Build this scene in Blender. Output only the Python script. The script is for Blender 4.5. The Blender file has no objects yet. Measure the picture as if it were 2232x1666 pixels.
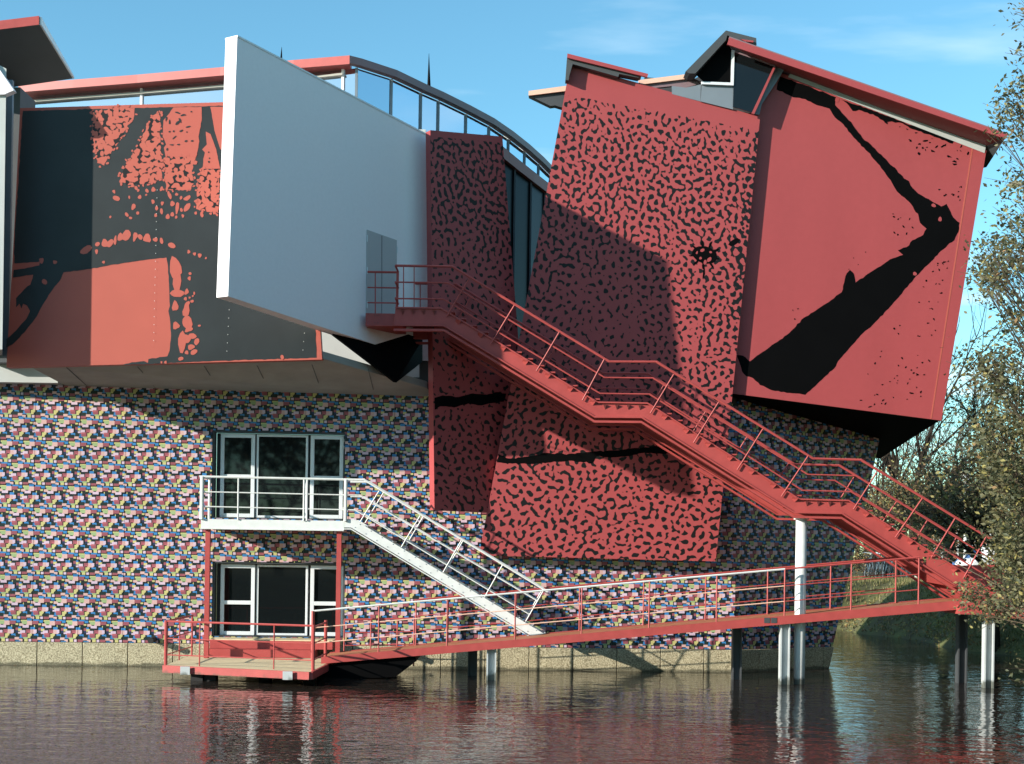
import bpy, bmesh, math, random
from mathutils import Vector, Matrix
import mathutils.noise as mnoise

# ------------------------------------------------------------------ camera, sky, sun, exposure
scene = bpy.context.scene
col = scene.collection
F = 3168.0            # focal length in photograph pixels (2232 wide)
CX, HY = 1116.0, 1200.0   # principal point (horizon crosses the picture's centre column here)
ROLL = 0.0145
ZC = 2.71             # eye height above the water
cam_data = bpy.data.cameras.new("camera")
cam_data.sensor_fit = 'HORIZONTAL'
cam_data.sensor_width = 36.0
cam_data.lens = 36.0 * F / 2232.0
cam_data.shift_x = 0.0
cam_data.shift_y = (HY - 833.0) / 2232.0
cam_data.clip_start = 0.1
cam_data.clip_end = 3000
cam = bpy.data.objects.new("camera", cam_data)
col.objects.link(cam)
cam.matrix_world = Matrix.Translation((0, 0, ZC)) @ Matrix.Rotation(math.radians(90), 4, 'X') @ Matrix.Rotation(ROLL, 4, 'Z')
scene.camera = cam

SUN_DIR = Vector((1.0, 0.558, -0.365)).normalized()      # the way the light travels
S = -SUN_DIR
world = bpy.data.worlds.new("World")
scene.world = world
world.use_nodes = True
wn, wl = world.node_tree.nodes, world.node_tree.links
wn.clear()
w_out = wn.new('ShaderNodeOutputWorld')
w_bg = wn.new('ShaderNodeBackground')
w_sky = wn.new('ShaderNodeTexSky')
w_sky.sky_type = 'NISHITA'
w_sky.sun_disc = False
w_sky.sun_elevation = math.asin(S.z)
w_sky.sun_rotation = math.atan2(S.x, S.y)
w_sky.air_density = 1.0
w_sky.dust_density = 0.1
w_sky.ozone_density = 1.3
w_bg.inputs['Strength'].default_value = 0.103
# thin high cloud, the same all over the sky
w_geo = wn.new('ShaderNodeTexCoord')
w_sep = wn.new('ShaderNodeSeparateXYZ')
w_mx = wn.new('ShaderNodeMath'); w_mx.operation = 'MAXIMUM'; w_mx.inputs[1].default_value = 0.06
w_dx = wn.new('ShaderNodeMath'); w_dx.operation = 'DIVIDE'
w_dy = wn.new('ShaderNodeMath'); w_dy.operation = 'DIVIDE'
w_cmb = wn.new('ShaderNodeCombineXYZ')
w_map = wn.new('ShaderNodeMapping')
w_map.inputs['Location'].default_value = (7.55, 9.1, 0.0)
w_map.inputs['Rotation'].default_value = (0, 0, 0.5)
w_map.inputs['Scale'].default_value = (0.55, 1.0, 1.0)
w_noise = wn.new('ShaderNodeTexNoise')
w_noise.inputs['Scale'].default_value = 0.75
w_noise.inputs['Detail'].default_value = 7
w_noise.inputs['Roughness'].default_value = 0.5
w_ramp = wn.new('ShaderNodeValToRGB')
w_ramp.color_ramp.elements[0].position = 0.53
w_ramp.color_ramp.elements[0].color = (0, 0, 0, 1)
w_ramp.color_ramp.elements[1].position = 0.72
w_ramp.color_ramp.elements[1].color = (0.8, 0.8, 0.8, 1)
w_mix = wn.new('ShaderNodeMix'); w_mix.data_type = 'RGBA'
w_mix.inputs['B'].default_value = (6.6, 7.4, 7.8, 1)
w_tint = wn.new('ShaderNodeMix'); w_tint.data_type = 'RGBA'; w_tint.blend_type = 'MULTIPLY'
w_tint.inputs['Factor'].default_value = 1.0
w_tint.inputs['B'].default_value = (0.70, 1.17, 1.22, 1)
wl.new(w_geo.outputs['Generated'], w_sep.inputs[0])
wl.new(w_sep.outputs['Z'], w_mx.inputs[0])
wl.new(w_sep.outputs['X'], w_dx.inputs[0]); wl.new(w_mx.outputs[0], w_dx.inputs[1])
wl.new(w_sep.outputs['Y'], w_dy.inputs[0]); wl.new(w_mx.outputs[0], w_dy.inputs[1])
wl.new(w_dx.outputs[0], w_cmb.inputs[0]); wl.new(w_dy.outputs[0], w_cmb.inputs[1])
wl.new(w_cmb.outputs[0], w_map.inputs[0]); wl.new(w_map.outputs[0], w_noise.inputs['Vector'])
wl.new(w_noise.outputs['Fac'], w_ramp.inputs[0])
wl.new(w_ramp.outputs[0], w_mix.inputs['Factor'])
wl.new(w_sky.outputs[0], w_tint.inputs['A'])
wl.new(w_tint.outputs['Result'], w_mix.inputs['A'])
wl.new(w_mix.outputs['Result'], w_bg.inputs['Color'])
wl.new(w_bg.outputs[0], w_out.inputs[0])

sun_data = bpy.data.lights.new("sun", 'SUN')
sun_data.energy = 4.5
sun_data.angle = math.radians(0.53)
sun_data.color = (1.0, 0.93, 0.82)
sun = bpy.data.objects.new("sun", sun_data)
col.objects.link(sun)
sun.rotation_euler = SUN_DIR.to_track_quat('-Z', 'Y').to_euler()
sun.location = (-30, -10, 30)

scene.view_settings.view_transform = 'Standard'
scene.view_settings.look = 'None'
scene.view_settings.exposure = 0.93
scene.view_settings.gamma = 1.0

# ------------------------------------------------------------------ pixel -> place
def ray(px, py):
    x = (px - CX) / F; y = (HY - py) / F
    c, s = math.cos(ROLL), math.sin(ROLL)
    return x * c - y * s, x * s + y * c          # X/Y, (Z-ZC)/Y
def U(px, py, Y):
    a, b = ray(px, py)
    return Vector((a * Y, Y, ZC + b * Y))
def UZ(px, py, z):
    a, b = ray(px, py)
    Y = (z - ZC) / b
    return Vector((a * Y, Y, z))
def UP(px, py, p0, n):                          # on a plane
    a, b = ray(px, py)
    d = Vector((a, 1, b))
    t = (Vector(p0) - Vector((0, 0, ZC))).dot(n) / d.dot(n)
    return Vector((0, 0, ZC)) + d * t

# ------------------------------------------------------------------ materials
MATS = {}
def new_mat(name):
    m = bpy.data.materials.new(name); m.use_nodes = True
    nt = m.node_tree
    b = nt.nodes['Principled BSDF']
    MATS[name] = m
    return m, nt, b
def N(nt, t, **kw):
    n = nt.nodes.new(t)
    for k, v in kw.items(): setattr(n, k, v)
    return n
def math_node(nt, op, a, b=None, clamp=False):
    n = nt.nodes.new('ShaderNodeMath'); n.operation = op; n.use_clamp = clamp
    for i, v in enumerate((a, b)):
        if v is None: continue
        if isinstance(v, (int, float)): n.inputs[i].default_value = v
        else: nt.links.new(v, n.inputs[i])
    return n.outputs[0]
def mix_col(nt, fac, a, b, blend='MIX'):
    n = nt.nodes.new('ShaderNodeMix'); n.data_type = 'RGBA'; n.blend_type = blend
    for key, v in (('Factor', fac), ('A', a), ('B', b)):
        if isinstance(v, (int, float)): n.inputs[key].default_value = v
        elif isinstance(v, tuple): n.inputs[key].default_value = v + (1,) if len(v) == 3 else v
        else: nt.links.new(v, n.inputs[key])
    return n.outputs['Result']
def simple(name, colr, rough=0.5, var=0.12, scale=3.0, metal=0.0, bump=0.0, bscale=60.0, spec=0.5, detail=4):
    m, nt, b = new_mat(name)
    tc = N(nt, 'ShaderNodeTexCoord')
    nz = N(nt, 'ShaderNodeTexNoise'); nz.inputs['Scale'].default_value = scale; nz.inputs['Detail'].default_value = detail
    nt.links.new(tc.outputs['Object'], nz.inputs['Vector'])
    f = math_node(nt, 'MULTIPLY_ADD', nz.outputs['Fac'], var * 2)
    f.node.inputs[2].default_value = 1 - var
    c = mix_col(nt, 1.0, colr, f, 'MULTIPLY')
    nt.links.new(c, b.inputs['Base Color'])
    b.inputs['Roughness'].default_value = rough
    b.inputs['Metallic'].default_value = metal
    b.inputs['Specular IOR Level'].default_value = spec
    if bump > 0:
        n2 = N(nt, 'ShaderNodeTexNoise'); n2.inputs['Scale'].default_value = bscale; n2.inputs['Detail'].default_value = 3
        nt.links.new(tc.outputs['Object'], n2.inputs['Vector'])
        bp = N(nt, 'ShaderNodeBump'); bp.inputs['Strength'].default_value = bump; bp.inputs['Distance'].default_value = 0.01
        nt.links.new(n2.outputs['Fac'], bp.inputs['Height']); nt.links.new(bp.outputs[0], b.inputs['Normal'])
    return m
RED = (0.33, 0.060, 0.063)
def plate_mat(name, c):
    """painted steel plate: faint vertical unevenness and weathering"""
    m, nt, b = new_mat(name)
    tc = N(nt, 'ShaderNodeTexCoord'); mp = N(nt, 'ShaderNodeMapping'); mp.inputs['Scale'].default_value = (0.9, 0.6, 0.22)
    nt.links.new(tc.outputs['Object'], mp.inputs[0])
    n1 = N(nt, 'ShaderNodeTexNoise'); n1.inputs['Scale'].default_value = 1.0; n1.inputs['Detail'].default_value = 3
    nt.links.new(mp.outputs[0], n1.inputs['Vector'])
    n2 = N(nt, 'ShaderNodeTexNoise'); n2.inputs['Scale'].default_value = 7.0; n2.inputs['Detail'].default_value = 8
    nt.links.new(tc.outputs['Object'], n2.inputs['Vector'])
    f = math_node(nt, 'ADD', math_node(nt, 'MULTIPLY', n1.outputs['Fac'], 0.22), math_node(nt, 'MULTIPLY', n2.outputs['Fac'], 0.12))  # stretched noise puts the sheen of buckled plate into the colour
    f = math_node(nt, 'ADD', f, 0.81)
    nt.links.new(mix_col(nt, 1.0, c, f, 'MULTIPLY'), b.inputs['Base Color'])
    b.inputs['Roughness'].default_value = 0.45; b.inputs['Specular IOR Level'].default_value = 0.3
    bp = N(nt, 'ShaderNodeBump'); bp.inputs['Strength'].default_value = 0.25; bp.inputs['Distance'].default_value = 0.03
    nt.links.new(n1.outputs['Fac'], bp.inputs['Height']); nt.links.new(bp.outputs[0], b.inputs['Normal'])
plate_mat('red_paint', RED)
simple('red_steel', (0.36, 0.062, 0.057), 0.45, 0.22, 5.0, spec=0.3, detail=8)
simple('orange_red_paint', (0.41, 0.094, 0.068), 0.5, 0.08, 1.2, spec=0.3)
simple('orange_deck', (0.40, 0.16, 0.085), 0.7, 0.25, 5.0, spec=0.2)
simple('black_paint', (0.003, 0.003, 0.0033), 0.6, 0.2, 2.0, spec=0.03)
simple('charcoal_paint', (0.018, 0.0225, 0.0245), 0.5, 0.5, 1.1, spec=0.3, detail=8)
simple('grey_slab', (0.80, 0.775, 0.80), 0.75, 0.04, 14.0, bump=0.15, bscale=120, spec=0.2)
simple('grey_door', (0.40, 0.41, 0.42), 0.55, 0.04, 3.0)
simple('white_steel', (0.60, 0.615, 0.60), 0.45, 0.16, 6.0, spec=0.3, detail=8)
simple('white_frame', (0.66, 0.69, 0.71), 0.4, 0.06, 4.0)
simple('grey_cement', (0.33, 0.325, 0.295), 0.85, 0.22, 2.0, bump=0.2, bscale=30, spec=0.2)
simple('pale_cement', (0.42, 0.44, 0.43), 0.8, 0.12, 2.0, spec=0.2)
simple('dark_cladding', (0.05, 0.055, 0.06), 0.6, 0.2, 2.0)
simple('grey_metal', (0.16, 0.19, 0.22), 0.5, 0.1, 3.0)
simple('fascia_purple', (0.20, 0.13, 0.145), 0.6, 0.1, 3.0)
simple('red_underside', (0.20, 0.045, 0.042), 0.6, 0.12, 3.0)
simple('peach_trim', (0.75, 0.46, 0.34), 0.5, 0.1, 3.0)
simple('pile_steel', (0.45, 0.48, 0.48), 0.5, 0.2, 2.5, spec=0.5)
simple('wood_deck', (0.62, 0.52, 0.33), 0.75, 0.22, 6.0, spec=0.2)
simple('bark', (0.075, 0.058, 0.042), 0.9, 0.35, 6.0, spec=0.1)
simple('bark_dark', (0.035, 0.027, 0.021), 0.9, 0.35, 6.0, spec=0.1)
simple('bark_green', (0.13, 0.12, 0.085), 0.9, 0.3, 5.0, spec=0.1)
simple('brick_far', (0.32, 0.15, 0.10), 0.9, 0.25, 3.0, spec=0.1)
simple('roof_far', (0.12, 0.09, 0.08), 0.9, 0.25, 3.0, spec=0.1)
simple('car_white', (0.75, 0.76, 0.78), 0.25, 0.03, 2.0)
simple('car_blue', (0.05, 0.11, 0.26), 0.25, 0.03, 2.0)
simple('rubber', (0.015, 0.015, 0.016), 0.8, 0.1, 2.0)
simple('bike_frame', (0.10, 0.16, 0.20), 0.35, 0.2, 4.0)
simple('bike_chrome', (0.55, 0.62, 0.66), 0.25, 0.05, 4.0, metal=0.6)
simple('stone_pale', (0.42, 0.39, 0.33), 0.9, 0.25, 4.0)
simple('wood_stump', (0.30, 0.22, 0.13), 0.9, 0.25, 4.0)

def waterline(name):
    m = MATS[name]; nt = m.node_tree; b = nt.nodes['Principled BSDF']
    src = b.inputs['Base Color'].links[0].from_socket
    ge = N(nt, 'ShaderNodeNewGeometry'); sp = N(nt, 'ShaderNodeSeparateXYZ'); nt.links.new(ge.outputs['Position'], sp.inputs[0])
    nz = N(nt, 'ShaderNodeTexNoise'); nz.inputs['Scale'].default_value = 6.0; nz.inputs['Detail'].default_value = 5
    nt.links.new(ge.outputs['Position'], nz.inputs['Vector'])
    w_ = math_node(nt, 'SUBTRACT', math_node(nt, 'MULTIPLY', nz.outputs['Fac'], 0.36), sp.outputs['Z'])
    w_ = math_node(nt, 'MULTIPLY', math_node(nt, 'MULTIPLY', w_, 12.0, True), 0.8)
    nt.links.new(mix_col(nt, w_, src, (0.05, 0.055, 0.035)), b.inputs['Base Color'])
for k_ in ('white_steel', 'pile_steel', 'red_steel'): waterline(k_)
def glass_dark():
    m, nt, b = new_mat('dark_glass')
    b.inputs['Base Color'].default_value = (0.006, 0.008, 0.009, 1)
    b.inputs['Roughness'].default_value = 0.03
    b.inputs['Specular IOR Level'].default_value = 0.4
glass_dark()
simple('shaded_glass', (0.004, 0.006, 0.008), 0.25, 0.1, 2.0, spec=0.02)
def glass_thin(name, tint, refl):
    m, nt, b = new_mat(name)
    out = nt.nodes['Material Output']
    tr = N(nt, 'ShaderNodeBsdfTransparent'); tr.inputs[0].default_value = tint + (1,)
    gl = N(nt, 'ShaderNodeBsdfGlossy'); gl.inputs['Roughness'].default_value = 0.02; gl.inputs['Color'].default_value = (0.8, 0.9, 1.0, 1)
    lw = N(nt, 'ShaderNodeLayerWeight'); lw.inputs[0].default_value = refl
    ms = N(nt, 'ShaderNodeMixShader')
    nt.links.new(math_node(nt, 'ADD', lw.outputs['Fresnel'], 0.5, True), ms.inputs[0]); nt.links.new(tr.outputs[0], ms.inputs[1]); nt.links.new(gl.outputs[0], ms.inputs[2])
    nt.links.new(ms.outputs[0], out.inputs[0])
    nt.nodes.remove(b)
glass_thin('clerestory_glass', (0.36, 0.47, 0.56), 0.5)

def worm_mat(name, seed, cell=0.112, dens=0.0, base=RED):
    """red paint printed with black worm-like marks"""
    m, nt, b = new_mat(name)
    tc = N(nt, 'ShaderNodeTexCoord')
    sp = N(nt, 'ShaderNodeSeparateXYZ'); nt.links.new(tc.outputs['Object'], sp.inputs[0])
    cb = N(nt, 'ShaderNodeCombineXYZ')
    nt.links.new(sp.outputs['X'], cb.inputs[0]); nt.links.new(sp.outputs['Z'], cb.inputs[1]); cb.inputs[2].default_value = seed
    dn = N(nt, 'ShaderNodeTexNoise'); dn.inputs['Scale'].default_value = 8.0; dn.inputs['Detail'].default_value = 1
    nt.links.new(cb.outputs[0], dn.inputs['Vector'])
    sub = N(nt, 'ShaderNodeVectorMath', operation='SUBTRACT'); nt.links.new(dn.outputs['Color'], sub.inputs[0]); sub.inputs[1].default_value = (0.5, 0.5, 0.5)
    mul = N(nt, 'ShaderNodeVectorMath', operation='SCALE'); nt.links.new(sub.outputs[0], mul.inputs[0]); mul.inputs['Scale'].default_value = 0.10
    add = N(nt, 'ShaderNodeVectorMath', operation='ADD'); nt.links.new(cb.outputs[0], add.inputs[0]); nt.links.new(mul.outputs[0], add.inputs[1])
    vo = N(nt, 'ShaderNodeTexVoronoi'); vo.voronoi_dimensions = '2D'; vo.feature = 'SMOOTH_F1'
    vo.inputs['Scale'].default_value = 1 / cell; vo.inputs['Randomness'].default_value = 0.92; vo.inputs['Smoothness'].default_value = 0.10
    nt.links.new(add.outputs[0], vo.inputs['Vector'])
    n2 = N(nt, 'ShaderNodeTexNoise'); n2.inputs['Scale'].default_value = 1.3 / cell; n2.inputs['Detail'].default_value = 0
    nt.links.new(cb.outputs[0], n2.inputs['Vector'])
    n3 = N(nt, 'ShaderNodeTexNoise'); n3.inputs['Scale'].default_value = 0.6; n3.inputs['Detail'].default_value = 1
    nt.links.new(cb.outputs[0], n3.inputs['Vector'])
    t = math_node(nt, 'ADD', math_node(nt, 'MULTIPLY', math_node(nt, 'SUBTRACT', n3.outputs['Fac'], 0.5), 0.30), math_node(nt, 'MULTIPLY', math_node(nt, 'SUBTRACT', n2.outputs['Fac'], 0.5), 0.85))
    d = math_node(nt, 'SUBTRACT', math_node(nt, 'ADD', vo.outputs['Distance'], t), 0.55 - dens)
    # no marks in the margin (vertex attribute)
    at = N(nt, 'ShaderNodeAttribute'); at.attribute_name = 'margin'
    d = math_node(nt, 'SUBTRACT', d, at.outputs['Fac'])
    mk = math_node(nt, 'MULTIPLY', d, 11.0, True)
    nz = N(nt, 'ShaderNodeTexNoise'); nz.inputs['Scale'].default_value = 0.9; nz.inputs['Detail'].default_value = 4
    nt.links.new(tc.outputs['Object'], nz.inputs['Vector'])
    f = math_node(nt, 'MULTIPLY_ADD', nz.outputs['Fac'], 0.2); f.node.inputs[2].default_value = 0.9
    rc = mix_col(nt, 1.0, base, f, 'MULTIPLY')
    nt.links.new(mix_col(nt, mk, rc, (0.005, 0.005, 0.0055)), b.inputs['Base Color'])
    b.inputs['Roughness'].default_value = 0.5; b.inputs['Specular IOR Level'].default_value = 0.3
def ink_mat(name, base):
    """red paint with a black worm print; the print's field sits on the panel's points"""
    m, nt, b = new_mat(name)
    at = N(nt, 'ShaderNodeAttribute'); at.attribute_name = 'ink'
    mk = math_node(nt, 'MULTIPLY', at.outputs['Fac'], 4.5)
    mk = math_node(nt, 'ADD', mk, 0.5, True)
    tc = N(nt, 'ShaderNodeTexCoord')
    nz = N(nt, 'ShaderNodeTexNoise'); nz.inputs['Scale'].default_value = 0.9; nz.inputs['Detail'].default_value = 6
    nt.links.new(tc.outputs['Object'], nz.inputs['Vector'])
    f = math_node(nt, 'MULTIPLY_ADD', nz.outputs['Fac'], 0.24); f.node.inputs[2].default_value = 0.88
    rc = mix_col(nt, 1.0, base, f, 'MULTIPLY')
    nt.links.new(mix_col(nt, mk, rc, (0.005, 0.005, 0.0055)), b.inputs['Base Color'])
    b.inputs['Roughness'].default_value = 0.5; b.inputs['Specular IOR Level'].default_value = 0.3
ink_mat('worm_print', RED)
worm_mat('worm_orange', 5.1, cell=0.105, dens=0.02, base=(0.43, 0.10, 0.07))

def confetti_mat():
    """printed laminate: small coloured patches, 0.5 m repeat, alternate rows shifted by half"""
    K, G, Y, P, L, M, R, B, D, NV = 'kgyplmrbdn'
    C = dict(k=(0.012, 0.014, 0.016), g=(0.38, 0.50, 0.24), y=(0.64, 0.58, 0.24), p=(0.74, 0.47, 0.44), l=(0.72, 0.55, 0.68),
             m=(0.36, 0.105, 0.13), r=(0.50, 0.13, 0.16), b=(0.055, 0.25, 0.56), d=(0.018, 0.032, 0.030), n=(0.022, 0.04, 0.10))
    W, H = 742.0, 738.0
    rects = [
        (310, 70, 550, 135, Y), (320, 105, 510, 220, G), (510, 105, 680, 245, P), (230, 180, 345, 270, P), (345, 225, 560, 315, L), (380, 70, 480, 85, Y),
        (500, 0, 640, 85, B), (680, 110, 870, 205, M), (890, 65, 1022, 160, B), (690, 50, 890, 92, B), (870, 180, 945, 232, Y), (722, 225, 762, 312, Y),
        (770, 250, 945, 335, D), (610, 285, 755, 368, B), (970, 285, 1055, 345, B), (340, 345, 500, 405, D), (460, 380, 605, 490, M), (515, 430, 600, 490, R),
        (870, 335, 962, 400, M), (612, 375, 745, 525, P), (740, 370, 825, 490, L), (860, 410, 950, 492, NV), (962, 358, 1062, 450, Y), (280, 405, 455, 515, L), (210, 470, 300, 510, L),
        (315, 500, 510, 632, M), (330, 505, 450, 545, R), (525, 515, 665, 605, Y), (390, 632, 530, 700, G), (520, 580, 600, 670, Y), (400, 690, 540, 772, Y),
        (725, 510, 860, 600, B), (862, 525, 1015, 625, D), (640, 590, 842, 692, D), (1020, 560, 1062, 668, B), (250, 630, 380, 668, B),
        (842, 640, 990, 712, P), (985, 700, 1108, 772, P), (545, 692, 652, 765, L), (660, 700, 852, 792, M), (872, 738, 1030, 800, B), (950, 770, 1030, 815, B)]
    n = 26
    grid = [[K] * n for _ in range(n)]
    for (x0, y0, x1, y1, c) in rects:
        jy0, jy1 = int(round((y0 - 40) / H * n)), int(round((y1 - 40) / H * n))
        jx0, jx1 = int(round((x0 - 300) / W * n)), int(round((x1 - 300) / W * n))
        for j in range(jy0, jy1):
            sh = (j // n) * (n // 2)
            for i in range(jx0, jx1):
                grid[j % n][(i + sh) % n] = c
    rr = random.Random(2)
    for _ in range(1):          # patches swell until only thin dark outlines remain
        old = [q[:] for q in grid]
        for j in range(n):
            for i in range(n):
                if old[j][i] != K: continue
                nb = [old[j][(i + 1) % n], old[j][(i - 1) % n]] + ([old[j - 1][i]] if j > 0 else []) + ([old[j + 1][i]] if j < n - 1 else [])
                nb = [c for c in nb if c not in (K, D, NV)]
                if len(nb) >= 3 and rr.random() < 0.6: grid[j][i] = rr.choice(nb)
    m, nt, b = new_mat('confetti_laminate')
    tc = N(nt, 'ShaderNodeTexCoord'); sp = N(nt, 'ShaderNodeSeparateXYZ'); nt.links.new(tc.outputs['Object'], sp.inputs[0])
    zz = math_node(nt, 'MULTIPLY', sp.outputs['Z'], -2.0)
    zz = math_node(nt, 'ADD', zz, 40.0)
    row = math_node(nt, 'FLOOR', zz)
    v = math_node(nt, 'SUBTRACT', zz, row)
    sh = math_node(nt, 'MULTIPLY', row, 0.5)
    u = math_node(nt, 'FRACT', math_node(nt, 'ADD', math_node(nt, 'MULTIPLY_ADD', sp.outputs['X'], 2.0), sh))
    cur = None
    for j in range(n):
        rp = N(nt, 'ShaderNodeValToRGB'); rp.color_ramp.interpolation = 'CONSTANT'
        runs = []
        for i in range(n):
            if not runs or runs[-1][1] != grid[j][i]: runs.append((i / n, grid[j][i]))
        els = rp.color_ramp.elements
        while len(els) > 1: els.remove(els[-1])
        els[0].position = 0.0; els[0].color = C[runs[0][1]] + (1,)
        for p, c in runs[1:31]:
            e = els.new(p); e.color = C[c] + (1,)
        nt.links.new(u, rp.inputs[0])
        if cur is None: cur = rp.outputs[0]
        else: cur = mix_col(nt, math_node(nt, 'GREATER_THAN', v, j / n), cur, rp.outputs[0])
    oi = N(nt, 'ShaderNodeObjectInfo')
    pv = math_node(nt, 'MULTIPLY_ADD', oi.outputs['Random'], 0.12); pv.node.inputs[2].default_value = 0.72
    nz = N(nt, 'ShaderNodeTexNoise'); nz.inputs['Scale'].default_value = 0.9; nz.inputs['Detail'].default_value = 5
    nt.links.new(N(nt, 'ShaderNodeNewGeometry').outputs['Position'], nz.inputs['Vector'])
    pv = math_node(nt, 'MULTIPLY', pv, math_node(nt, 'ADD', math_node(nt, 'MULTIPLY', nz.outputs['Fac'], 0.3), 0.85))
    cur = mix_col(nt, 1.0, cur, pv, 'MULTIPLY')
    nt.links.new(cur, b.inputs['Base Color'])
    b.inputs['Roughness'].default_value = 0.42; b.inputs['Specular IOR Level'].default_value = 0.3
confetti_mat()

def aggregate_mat():
    m, nt, b = new_mat('exposed_aggregate')
    tc = N(nt, 'ShaderNodeTexCoord')
    n1 = N(nt, 'ShaderNodeTexNoise'); n1.inputs['Scale'].default_value = 38; n1.inputs['Detail'].default_value = 3
    n2 = N(nt, 'ShaderNodeTexNoise'); n2.inputs['Scale'].default_value = 2.2; n2.inputs['Detail'].default_value = 5
    for q in (n1, n2): nt.links.new(tc.outputs['Object'], q.inputs['Vector'])
    rp = N(nt, 'ShaderNodeValToRGB')
    rp.color_ramp.elements[0].position = 0.36; rp.color_ramp.elements[0].color = (0.20, 0.17, 0.10, 1)
    rp.color_ramp.elements[1].position = 0.64; rp.color_ramp.elements[1].color = (0.56, 0.50, 0.34, 1)
    nt.links.new(n1.outputs['Fac'], rp.inputs[0])
    f = math_node(nt, 'MULTIPLY_ADD', n2.outputs['Fac'], 0.6); f.node.inputs[2].default_value = 0.7
    nt.links.new(mix_col(nt, 1.0, rp.outputs[0], f, 'MULTIPLY'), b.inputs['Base Color'])
    ge = N(nt, 'ShaderNodeNewGeometry'); gs = N(nt, 'ShaderNodeSeparateXYZ'); nt.links.new(ge.outputs['Position'], gs.inputs[0])
    n4 = N(nt, 'ShaderNodeTexNoise'); n4.inputs['Scale'].default_value = 3.0; n4.inputs['Detail'].default_value = 5
    nt.links.new(ge.outputs['Position'], n4.inputs['Vector'])
    wet = math_node(nt, 'SUBTRACT', math_node(nt, 'MULTIPLY', n4.outputs['Fac'], 0.16), gs.outputs['Z'])
    wet = math_node(nt, 'MULTIPLY', wet, 22.0, True)
    cc = mix_col(nt, math_node(nt, 'MULTIPLY', wet, 0.75), mix_col(nt, 1.0, rp.outputs[0], f, 'MULTIPLY'), (0.05, 0.05, 0.03))
    nt.links.new(cc, b.inputs['Base Color'])
    b.inputs['Roughness'].default_value = 0.9
    bp = N(nt, 'ShaderNodeBump'); bp.inputs['Strength'].default_value = 0.6; bp.inputs['Distance'].default_value = 0.01
    nt.links.new(n1.outputs['Fac'], bp.inputs['Height']); nt.links.new(bp.outputs[0], b.inputs['Normal'])
aggregate_mat()

def water_mat():
    m, nt, b = new_mat('canal_water')
    b.inputs['Base Color'].default_value = (0.026, 0.020, 0.016, 1)
    b.inputs['Roughness'].default_value = 0.03
    b.inputs['IOR'].default_value = 1.333
    tc = N(nt, 'ShaderNodeTexCoord')
    mp = N(nt, 'ShaderNodeMapping'); mp.inputs['Scale'].default_value = (0.75, 1.0, 1.0); mp.inputs['Rotation'].default_value = (0, 0, 0.08)
    nt.links.new(tc.outputs['Object'], mp.inputs[0])
    n1 = N(nt, 'ShaderNodeTexNoise'); n1.inputs['Scale'].default_value = 2.6; n1.inputs['Detail'].default_value = 3; n1.inputs['Roughness'].default_value = 0.55
    n2 = N(nt, 'ShaderNodeTexNoise'); n2.inputs['Scale'].default_value = 0.55; n2.inputs['Detail'].default_value = 1
    for q in (n1, n2): nt.links.new(mp.outputs[0], q.inputs['Vector'])
    # calm patches and breezy patches
    n3 = N(nt, 'ShaderNodeTexNoise'); n3.inputs['Scale'].default_value = 0.16; n3.inputs['Detail'].default_value = 2
    nt.links.new(tc.outputs['Object'], n3.inputs['Vector'])
    st = math_node(nt, 'MULTIPLY_ADD', n3.outputs['Fac'], 1.1); st.node.inputs[2].default_value = 0.35
    h = math_node(nt, 'ADD', math_node(nt, 'MULTIPLY', n1.outputs['Fac'], st), math_node(nt, 'MULTIPLY', n2.outputs['Fac'], 0.9))
    bp = N(nt, 'ShaderNodeBump'); bp.inputs['Strength'].default_value = 1.0; bp.inputs['Distance'].default_value = 0.022
    nt.links.new(h, bp.inputs['Height']); nt.links.new(bp.outputs[0], b.inputs['Normal'])
water_mat()

def ground_mat():
    m, nt, b = new_mat('bank_ground')
    tc = N(nt, 'ShaderNodeTexCoord')
    n1 = N(nt, 'ShaderNodeTexNoise'); n1.inputs['Scale'].default_value = 0.8; n1.inputs['Detail'].default_value = 6
    nt.links.new(tc.outputs['Object'], n1.inputs['Vector'])
    rp = N(nt, 'ShaderNodeValToRGB')
    rp.color_ramp.elements[0].position = 0.35; rp.color_ramp.elements[0].color = (0.075, 0.065, 0.045, 1)
    rp.color_ramp.elements[1].position = 0.65; rp.color_ramp.elements[1].color = (0.11, 0.12, 0.05, 1)
    nt.links.new(n1.outputs['Fac'], rp.inputs[0]); nt.links.new(rp.outputs[0], b.inputs['Base Color'])
    b.inputs['Roughness'].default_value = 0.95; b.inputs['Specular IOR Level'].default_value = 0.1
ground_mat()

def leaf_mat(name, c, tr=0.35):
    m, nt, b = new_mat(name)
    out = nt.nodes['Material Output']
    oi = N(nt, 'ShaderNodeTexCoord'); nz = N(nt, 'ShaderNodeTexNoise'); nz.inputs['Scale'].default_value = 2.0
    nt.links.new(oi.outputs['Object'], nz.inputs['Vector'])
    f = math_node(nt, 'MULTIPLY_ADD', nz.outputs['Fac'], 0.8); f.node.inputs[2].default_value = 0.6
    cc = mix_col(nt, 1.0, c, f, 'MULTIPLY')
    nt.links.new(cc, b.inputs['Base Color'])
    b.inputs['Roughness'].default_value = 0.55; b.inputs['Specular IOR Level'].default_value = 0.35
    t = N(nt, 'ShaderNodeBsdfTranslucent'); nt.links.new(cc, t.inputs[0])
    ms = N(nt, 'ShaderNodeMixShader'); ms.inputs[0].default_value = tr
    nt.links.new(b.outputs[0], ms.inputs[1]); nt.links.new(t.outputs[0], ms.inputs[2]); nt.links.new(ms.outputs[0], out.inputs[0])
leaf_mat('leaf_olive', (0.155, 0.148, 0.075))
leaf_mat('leaf_green', (0.085, 0.095, 0.05))
leaf_mat('leaf_yellow', (0.32, 0.285, 0.10))
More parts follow.
